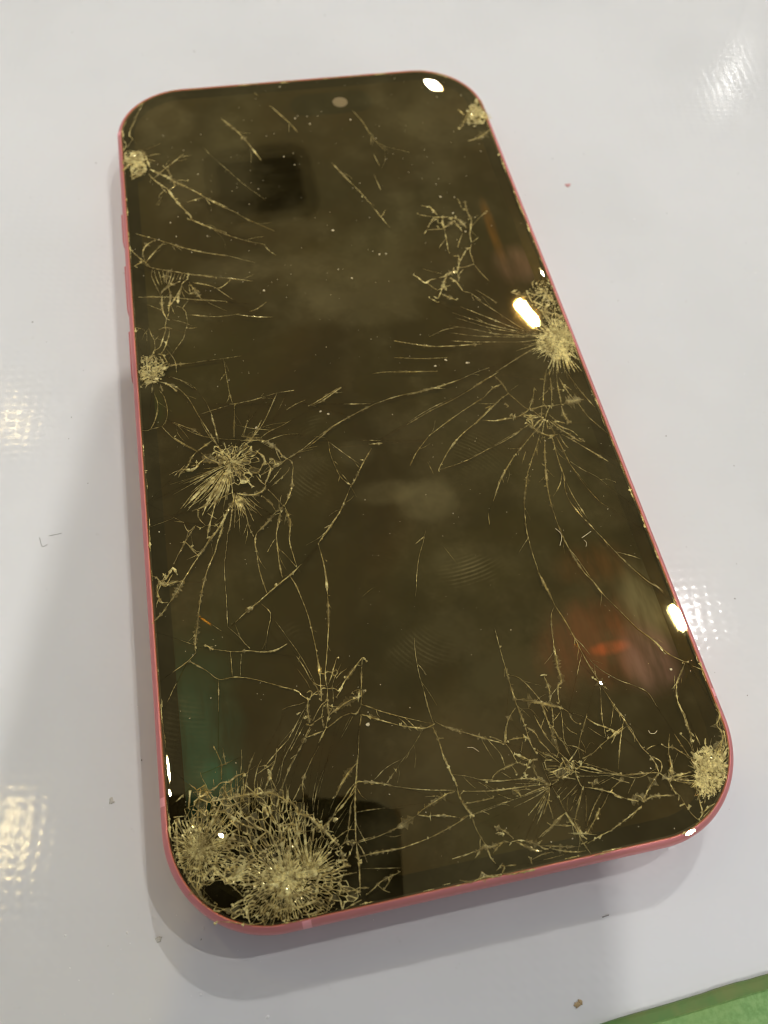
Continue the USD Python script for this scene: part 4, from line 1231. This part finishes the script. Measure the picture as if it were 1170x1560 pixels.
Z = {'poly': {'corner': [(-33.43, -59.55), (-31.97, -57.29), (-30.03, -56.78), (-27.34, -56.7), (-24.79, -58.01), (-21.5, -58.88), (-19.35, -60.63), (-17.82, -62.24), (-16.39, -63.89), (-15.58, -65.9), (-15.32, -67.9), (-15.7, -69.67), (-14.22, -70.98), (-16.3, -72.22), (-19.95, -72.15), (-23.55, -71.95), (-26.36, -71.32), (-29.4, -69.6), (-31.66, -66.84), (-32.93, -64.56), (-33.61, -62.0)], 'hole': [(-31.14, -67.47), (-30.38, -67.09), (-29.49, -66.86), (-27.96, -67.57), (-26.65, -68.9), (-27.02, -69.62), (-29.37, -69.28)], 'hole_streak': [(-28.82, -66.05), (-27.91, -65.69), (-26.09, -65.91), (-24.98, -67.15), (-25.36, -67.82), (-28.06, -67.15)], 'lens': [(-20.44, -63.38), (-19.34, -63.17), (-17.71, -63.49), (-16.41, -65.38), (-15.83, -67.8), (-17.09, -68.1), (-19.33, -68.07), (-20.19, -66.38)], 'corner_top': [(-27.8, -57.43), (-24.81, -58.16), (-21.52, -59.02), (-19.37, -60.77), (-17.84, -62.38), (-17.19, -63.16), (-18.66, -63.73), (-20.49, -63.23), (-22.25, -62.17), (-24.79, -61.24), (-27.34, -60.31), (-29.09, -58.95)], 'star': [(-24.56, -10.07), (-23.47, -8.89), (-21.91, -9.55), (-20.2, -8.86), (-18.72, -10.29), (-17.9, -11.6), (-17.5, -13.6), (-18.32, -14.98), (-17.92, -16.92), (-19.35, -18.15), (-21.85, -17.9), (-23.15, -16.76), (-23.45, -13.53), (-24.72, -11.78)], 'right': [(29.53, 12.3), (31.47, 13.03), (33.47, 15.42), (34.5, 14.21), (34.31, 9.08), (34.34, 3.4), (34.47, -0.73), (34.04, -3.07), (31.75, -3.36), (29.12, -2.28), (28.07, -1.04), (28.1, 1.65), (30.8, 5.08), (29.39, 9.85)], 'low_right': [(28.7, -64.31), (29.46, -63.91), (30.61, -63.31), (31.77, -63.4), (32.2, -64.17), (33.22, -63.54), (32.42, -65.43), (32.58, -66.81), (31.37, -67.9), (30.31, -69.01), (29.35, -69.22), (28.27, -69.01), (27.94, -68.03), (28.26, -66.51)], 'left': [(-33.81, 8.69), (-33.28, 9.1), (-32.81, 8.36), (-31.99, 9.22), (-31.01, 8.56), (-30.02, 7.91), (-29.63, 6.2), (-29.56, 5.37), (-30.27, 4.35), (-31.19, 3.7), (-31.38, 2.77), (-32.37, 2.94), (-33.25, 2.92), (-34.06, 4.01), (-34.24, 5.33), (-34.02, 7.24)], 'top_left': [(-34.56, 54.54), (-33.88, 56.04), (-32.3, 56.36), (-31.09, 55.92), (-30.31, 54.21), (-29.65, 50.7), (-30.41, 49.51), (-31.47, 48.89), (-33.39, 48.27), (-32.87, 50.12), (-33.18, 52.5), (-34.63, 50.89)], 'top_right': [(28.59, 53.78), (30.81, 58.72), (33.03, 62.02), (34.74, 62.4), (34.8, 55.83), (33.4, 54.27), (30.24, 54.13)], 'hub': [(10.47, -61.0), (12.92, -60.91), (15.04, -61.88), (14.98, -62.99), (13.93, -63.9), (11.68, -63.88), (10.6, -63.54), (10.15, -62.06)]}, 'center': {'corner_fine': (-20.75, -67.65), 'corner_low': (-23.27, -69.84), 'corner_left': (-31.2, -63.17), 'corner_up': (-23.36, -58.96), 'hub': (13.95, -62.99), 'corner': (-31.89, -69.43), 'web': (-21.77, -67.99), 'lens': (-19.23, -67.95), 'hole_streak': (-28.39, -66.81), 'star': (-22.11, -12.81), 'star_low': (-21.99, -17.76), 'right': (31.89, 1.31), 'right_core': (33.58, 2.41), 'right_up': (33.08, 9.56), 'right_top': (32.08, 12.35), 'right_mid': (33.9, 4.87), 'low_right': (30.15, -66.5), 'left': (-32.55, 5.33), 'top_left': (-32.26, 53.31), 'top_right': (33.16, 57.96)}}
ZP = {k: Polygon(v).buffer(0) for k, v in Z['poly'].items()}; ZC = Z['center']
holes = [ZP['hole'], ZP['hole_streak']]
corner = []
low = ZP['corner'].difference(ZP['corner_top'])
wide = ZP['corner'].buffer(.6); left_zone = Point(ZC['corner_left']).buffer(4.4)
corner += polar_cells(ZC['web'], wide.difference(left_zone.buffer(-1.2)), .092, 17., 1.2, .072, [ZP['hole'], ZP['lens'].buffer(-.5)], fill=.5, r0=5.)
corner += polar_cells(ZC['corner_left'], wide.intersection(left_zone), .13, 5.2, 1.35, .07, [ZP['hole']], r0=3.2, fill=.6)
corner += polar_cells(ZC['web'], wide, .30, 17., 1.3, .14, [ZP['hole'], ZP['lens'].buffer(-.5)], .55, 0., r0=3.)
corner += web(wide, seeds_in(wide, 150), .06, [ZP['hole'], ZP['lens']])
corner += polar_cells(ZC['lens'], ZP['lens'], .34, 6., 3.2, .06, (), .9, .5)
corner += fan(ZC['lens'], 5, 118, 60, .5, 7.4, .075, .05, ZP['corner'])
corner += fan(ZC['corner_left'], -60, 100, 34, 1., 6.0, .07, .1, ZP['corner'].difference(ZP['hole']))
corner += fan(ZC['hole_streak'], -8, 30, 16, .2, 4.0, .22, .15)
for k in range(46):                                                  # long slivers between the two arcs
    q = seeds_in(ZP['corner_top'], 1)[0]; a = math.radians(rng.normal(80, 9)); L_ = rng.uniform(.8, 3.)
    e = q + L_ * np.array([math.cos(a), math.sin(a)])
    if pin.contains(Point(e)): corner.append(ribbon([q, (q + e) / 2 + rng.normal(0, .06, 2), e], .06 * math.exp(rng.normal(0, .4)), step=.3))
webs.setdefault(('corner', False), []).extend(corner)
star = polar_cells(ZC['star'], ZP['star'], .30, 5.5, 1.1, .10, (), .95, .6, r0=1.4)
star += fan(ZC['star'], 190, 265, 60, 1.6, 9.0, .07, .1) + fan(ZC['star'], 0, 360, 70, .8, 4.0, .075, .15, ZP['star']) + fan(ZC['star_low'], 262, 312, 34, .6, 4.5, .075, .08)
webs.setdefault(('p', False), []).extend(star)
rt = fan(ZC['right'], 0, 360, 260, .4, 5.6, .09, .2, ZP['right'].buffer(1.2)) + web(ZP['right'], seeds_in(ZP['right'], 260, [(ZC['right'], 2.)]), .11)
rt += fan(ZC['right'], 236, 285, 30, 2.0, 7.5, .09, .05)
webs.setdefault(('e', False), []).extend(rt)
br = fan(ZC['low_right'], 0, 360, 260, .3, 5.0, .085, .2, ZP['low_right'].buffer(.8)) + web(ZP['low_right'], seeds_in(ZP['low_right'], 230, [(ZC['low_right'], 1.8)]), .10)
br += fan(ZC['low_right'], -40, 60, 40, 2.4, 5.0, .09, .06)
webs.setdefault(('i3', False), []).extend(br)
lf = web(ZP['left'], seeds_in(ZP['left'], 90), .14) + fan(ZC['left'], 180, 420, 50, .3, 3.0, .12, .2, ZP['left'])
webs.setdefault(('c', False), []).extend(lf)
tl = web(ZP['top_left'], seeds_in(ZP['top_left'], 45), .26) + fan(ZC['top_left'], 0, 360, 40, .3, 3., .22, .2, ZP['top_left'])
webs.setdefault(('a', False), []).extend(tl)
tr = web(ZP['top_right'], seeds_in(ZP['top_right'], 40), .3) + fan(ZC['top_right'], 90, 270, 30, .2, 3., .25, .3, ZP['top_right'])
webs.setdefault(('B', False), []).extend(tr)
fan_i = polar_cells(ZC['hub'], ZP['hub'], .5, 5., 1.2, .075, (), .7, .4)
webs.setdefault(('i1', False), []).extend(fan_i)
tag(obj('fracture_faces', cat(fringes), FRINGE, glass), kind='stuff')
tag(obj('fine_branches', cat(branches), FAINT, glass), kind='stuff')
for (c, faint), parts in webs.items(): tag(obj('crack_web', cat(parts), FAINT if faint else CRACK, glass), kind='stuff')
pw = flakes(ZP['corner'], 620, [(ZC['corner_left'], 1.5), (ZC['corner_left'], 2.4), (ZC['corner_low'], 3.)], .085, holes + [ZP['lens']])
pw += flakes(ZP['right'], 1300, [(ZC['right'], 1.6), (ZC['right_core'], .8)], .15) + flakes(ZP['right'], 420, [(ZC['right_up'], 1.2), (ZC['right_top'], 1.0), (ZC['right_mid'], 1.1)], .15) + flakes(ZP['low_right'], 1000, [(ZC['low_right'], 1.6)], .13)
pw += flakes(ZP['left'], 170, [(ZC['left'], 1.2)], .24) + flakes(ZP['top_left'], 120, [(ZC['top_left'], 1.2)], .28) + flakes(ZP['top_right'], 90, [(ZC['top_right'], 1.)], .35)
pw += flakes(ZP['star'], 130, [(ZC['star'], 1.6)], .13)
tag(obj('lifted_slivers', cat(faces_out), SLIVER, glass), kind='stuff')
tag(obj('crushed_glass', cat(pw), POWDER, glass), kind='stuff')

rim = rrect(1.25, 40); k = len(rim); parts = []
s_rim = np.r_[0, np.cumsum(np.linalg.norm(np.diff(np.vstack([rim, rim[:1]]), axis=0), axis=1))]
for _ in range(150):
    a = rng.uniform(0, s_rim[-1]); L_ = rng.uniform(.3, 2.6); t_ = np.linspace(a, a + L_, 4) % s_rim[-1]; cl = np.vstack([rim, rim[:1]])
    q = np.stack([np.interp(t_, s_rim, cl[:, 0]), np.interp(t_, s_rim, cl[:, 1])], 1)
    if np.abs(np.diff(q, axis=0)).max() > 3: continue
    q = q * (1 + rng.normal(.0015, .0022)); parts.append(ribbon(q, .07 * math.exp(rng.normal(0, .5)), step=.15, rough=.6))
tag(obj('rim_glint_chips', cat(parts), POWDER, glass), kind='stuff')  # gold-coloured chips stand in for the glint along the glass rim

# loose splinters standing up enough to catch a lamp
def facet(c, along, lx, ly, lampi):
    L = np.array([(954, 1672, 2008, 112, 20, 1.9, 2800.0, 'ceiling lamp mirrored beside the crushed right edge of the screen', (1.0, 0.98, 0.93)), (1082, 478, 2008, 66, 13, 1.7, 3400.0, 'ceiling lamp mirrored low on the right edge of the screen', (1.0, 0.98, 0.93)), (-821, 1507, 2000, 120, 50, 1.5, 170.0, 'ceiling lamp glinting on the vinyl left of the volume buttons', (1.0, 0.78, 0.36)), (-799, 250, 2000, 180, 60, 1.5, 170.0, 'ceiling lamp glinting on the vinyl at the lower left', (1.0, 0.78, 0.36)), (-560, -860, 2000, 120, 60, 0.3, 700.0, 'ceiling lamp behind the camera whose light the black phone blocks at lower left', (1.0, 0.98, 0.93)), (2250, 2850, 2000, 160, 70, 0.9, 65.0, 'ceiling lamp glinting on the vinyl at the top right', (1.0, 0.98, 0.93))][lampi][:3], float); p = np.array([c[0], c[1], ZT + .12])
    n = (L - p) / np.linalg.norm(L - p) + (CAM * 1000 - p) / np.linalg.norm(CAM * 1000 - p); n /= np.linalg.norm(n)
    a = np.array([*along, 0.]); a -= n * (a @ n); a /= np.linalg.norm(a); b = np.cross(n, a)
    sh = [(-1, -.25), (-.55, -.9), (.25, -1), (1, -.1), (.6, .7), (-.1, 1), (-.7, .5)]
    top = np.array([p + a * x * lx / 2 + b * y * ly / 2 for x, y in sh]); bot = top * [1, 1, 0] + [0, 0, ZT - .03]
    k = len(sh); f = [[0, i, i + 1] for i in range(1, k - 1)] + [[i, k + i, k + (i + 1) % k] for i in range(k)] + [[i, k + (i + 1) % k, (i + 1) % k] for i in range(k)]
    return np.vstack([top, bot]), np.array(f)
sparks = []
pool = [q for c, w, m in lines if w > .1 for q in m]
for k in range(300):
    if k < 170: q = pool[rng.integers(len(pool))] + rng.normal(0, .08, 2)
    else:
        zn = ('corner', 'corner', 'corner', 'right', 'low_right', 'left')[rng.integers(6)]; q = seeds_in(ZP[zn], 1)[0]
    if not pin.contains(Point(q)): continue
    a = rng.uniform(0, 6.28); v, f = facet(q, (math.cos(a), math.sin(a)), rng.uniform(.06, .2), rng.uniform(.05, .11), int(rng.integers(2)))
    v = v + [0, 0, rng.uniform(-.06, .02)]; v[:7, 2] += rng.normal(0, .006, 7); sparks.append((v, f))
tag(obj('glass_grit', cat(sparks), CHIP, glass), kind='stuff')
for c, al, lx, ly, li in [((-33.83, -53.71), (0.017, -1.0), 3.4, 0.3, 1), ((-28.5, -62.16), (0.772, -0.635), 0.75, 0.45, 1), ((25.3, -72.35), (0.965, 0.264), 1.7, 0.45, 0), ((-33.87, -56.4), (0.017, -1.0), 0.9, 0.3, 0), ((33.51, 15.56), (0.081, -0.997), 1.2, 0.35, 0), ((20.57, -53.44), (0.248, -0.969), 0.6, 0.3, 1), ((26.48, 67.13), (0.699, -0.716), 4.6, 2.3, 0)]: obj('splinter', facet(c, al, lx, ly, li), CHIP, glass)

# ---------------------------------------------------------------- dust, lint and crumbs
def speck(c, z, r, flat=.6):
    b = trimesh.creation.icosphere(subdivisions=1, radius=1.); v = b.vertices * (1 + rng.normal(0, .18, (len(b.vertices), 1)))
    v = v * [r * rng.uniform(.6, 1.4), r * rng.uniform(.6, 1.2), r * flat]
    th = rng.uniform(0, 6.3); v[:, :2] = v[:, :2] @ np.array([[math.cos(th), -math.sin(th)], [math.sin(th), math.cos(th)]])
    return v + [c[0], c[1], z + r * flat * .6], b.faces
DUST = simple('pale_dust', (.78, .66, .40), .4)
GREY = simple('grey_dust', (.36, .35, .34), .8); WHITE = simple('white_dust', (.9, .9, .9), .3)
parts = []
while len(parts) < 520:
    q = rng.uniform((-34, -72), (34, 72))
    if pin.contains(Point(q)): parts.append(speck(q, ZT, .035 * math.exp(rng.normal(0, .45)) * (1.35 if q[1] > 20 else 1.)))
for q in [(0.41, 59.07), (0.07, 30.87), (8.25, 59.16), (8.1, 24.02), (6.96, 24.04), (1.37, 19.47), (22.99, 35.73), (20.55, 36.25), (21.8, 31.88), (22.91, 27.14), (16.1, -0.81), (16.41, -0.86), (12.93, 0.23), (11.03, -0.64), (-13.36, 18.98), (30.23, -53.42), (-17.87, -7.46), (-6.95, -6.8), (-8.04, -6.14)]: parts.append(speck(q, ZT, .17))
tag(obj('screen_dust', cat(parts), DUST), 'pale dust specks scattered over the shattered black screen', 'dust', kind='stuff')
parts = []; parts2 = []
body = Polygon(rrect(-.6))
while len(parts) < 340:
    q = np.array([rng.uniform(-85, 110), rng.uniform(-95, 190)])
    if not body.contains(Point(q)): parts.append(speck(q, 0, .045 * math.exp(rng.normal(0, .5)), .4))
while len(parts2) < 130:
    q = np.array([rng.uniform(-85, 110), rng.uniform(-95, 190)])
    if not body.contains(Point(q)): parts2.append(speck(q, 0, .055 * math.exp(rng.normal(0, .4)), .6))
for k in range(70):
    q = np.array(ZC['corner']) + rng.normal(0, 11, 2)
    if not body.contains(Point(q)): parts2.append(speck(q, 0, .06 * math.exp(rng.normal(0, .5)), .6))
tag(obj('table_dust', cat(parts), GREY), 'dark grey dust specks scattered over the white tabletop', 'dust', kind='stuff')
tag(obj('white_table_dust', cat(parts2), WHITE), 'bright white grains scattered over the white tabletop', 'dust', kind='stuff')
def fibre(pts, z, r):
    p = bez(pts, .12); n = len(p); zz = z + r + .03 + .05 * np.abs(np.sin(np.linspace(0, 5, n))); k = 5
    v = []; t = np.gradient(p, axis=0); t /= np.linalg.norm(t, axis=1, keepdims=True)
    for i in range(n):
        for a in np.linspace(0, 2 * math.pi, k, endpoint=False): v.append((p[i, 0] - t[i, 1] * r * math.cos(a), p[i, 1] + t[i, 0] * r * math.cos(a), zz[i] + r * math.sin(a)))
    f = [[i * k + a, i * k + (a + 1) % k, (i + 1) * k + (a + 1) % k] for i in range(n - 1) for a in range(k)] + [[i * k + a, (i + 1) * k + (a + 1) % k, (i + 1) * k + a] for i in range(n - 1) for a in range(k)]
    return np.array(v), np.array(f)
for pts, z, r, mt, lab in [([(21.34, -31.24), (21.82, -32.04), (21.78, -32.8), (21.17, -33.92)], 7.8, 0.05, 1, 'curled pale lint fibre on the right half of the screen'), ([(24.61, -33.31), (25.4, -32.95), (26.16, -32.59)], 7.8, 0.05, 1, 'short straight pale lint fibre right of the curled one'), ([(24.79, -33.65), (25.0, -34.15), (24.73, -34.71)], 7.8, 0.04, 1, 'tiny hooked pale fibre below the straight fibre'), ([(1.75, -57.97), (2.45, -58.15), (3.04, -58.74)], 7.8, 0.04, 1, 'thin bent pale fibre low in the middle of the screen'), ([(24.59, -60.22), (24.63, -60.58), (25.18, -60.72), (25.6, -60.48)], 7.8, 0.04, 1, 'pale crescent shaped fibre above the lower right crack star'), ([(14.43, -79.28), (14.96, -79.21), (15.29, -79.21)], 0, 0.06, 0, 'dark short hair on the tabletop below the phone at right'), ([(-51.34, -15.99), (-50.97, -17.51), (-50.22, -17.35)], 0, 0.035, 0, 'hooked thin hair on the tabletop at left'), ([(-49.97, -15.95), (-48.97, -15.92), (-48.21, -15.82)], 0, 0.035, 0, 'straight thin hair on the tabletop at left')]:
    tag(obj('lint_fibre', fibre(pts, z, r), DUST if mt else GREY, smooth=True), lab, 'fibre', 'lint fibres on the screen' if mt else 'dark hairs on the tabletop')
TAN = simple('tan_crumb', (.42, .31, .16), .8); ROSE = simple('rose_crumb', (.62, .33, .33), .7); ASH = simple('ash_smudge', (.58, .56, .51), .9)
for c, r, mt, nm, lab, ct in [((8.76, -87.14), 0.33, 't', 'crumb', 'tan crumb lying on the white tabletop beside the green mat', 'crumb'), ((49.43, 44.51), 0.45, 'r', 'crumb', 'pinkish grain lying on the tabletop right of the phone', 'crumb'), ((-42.53, -54.61), 0.28, 'a', 'smudge', 'grey brown smudge on the tabletop left of the phone', 'smudge'), ((-37.76, -71.08), 0.3, 'a', 'smudge', 'faint beige smudge on the tabletop below the shattered corner', 'smudge')]:
    tag(obj(nm, cat([speck(np.array(c) + rng.normal(0, r * .5, 2), 0, r * rng.uniform(.5, .9), .35) for _ in range(6)]), {'t': TAN, 'r': ROSE, 'a': ASH}[mt], smooth=True), lab, ct)
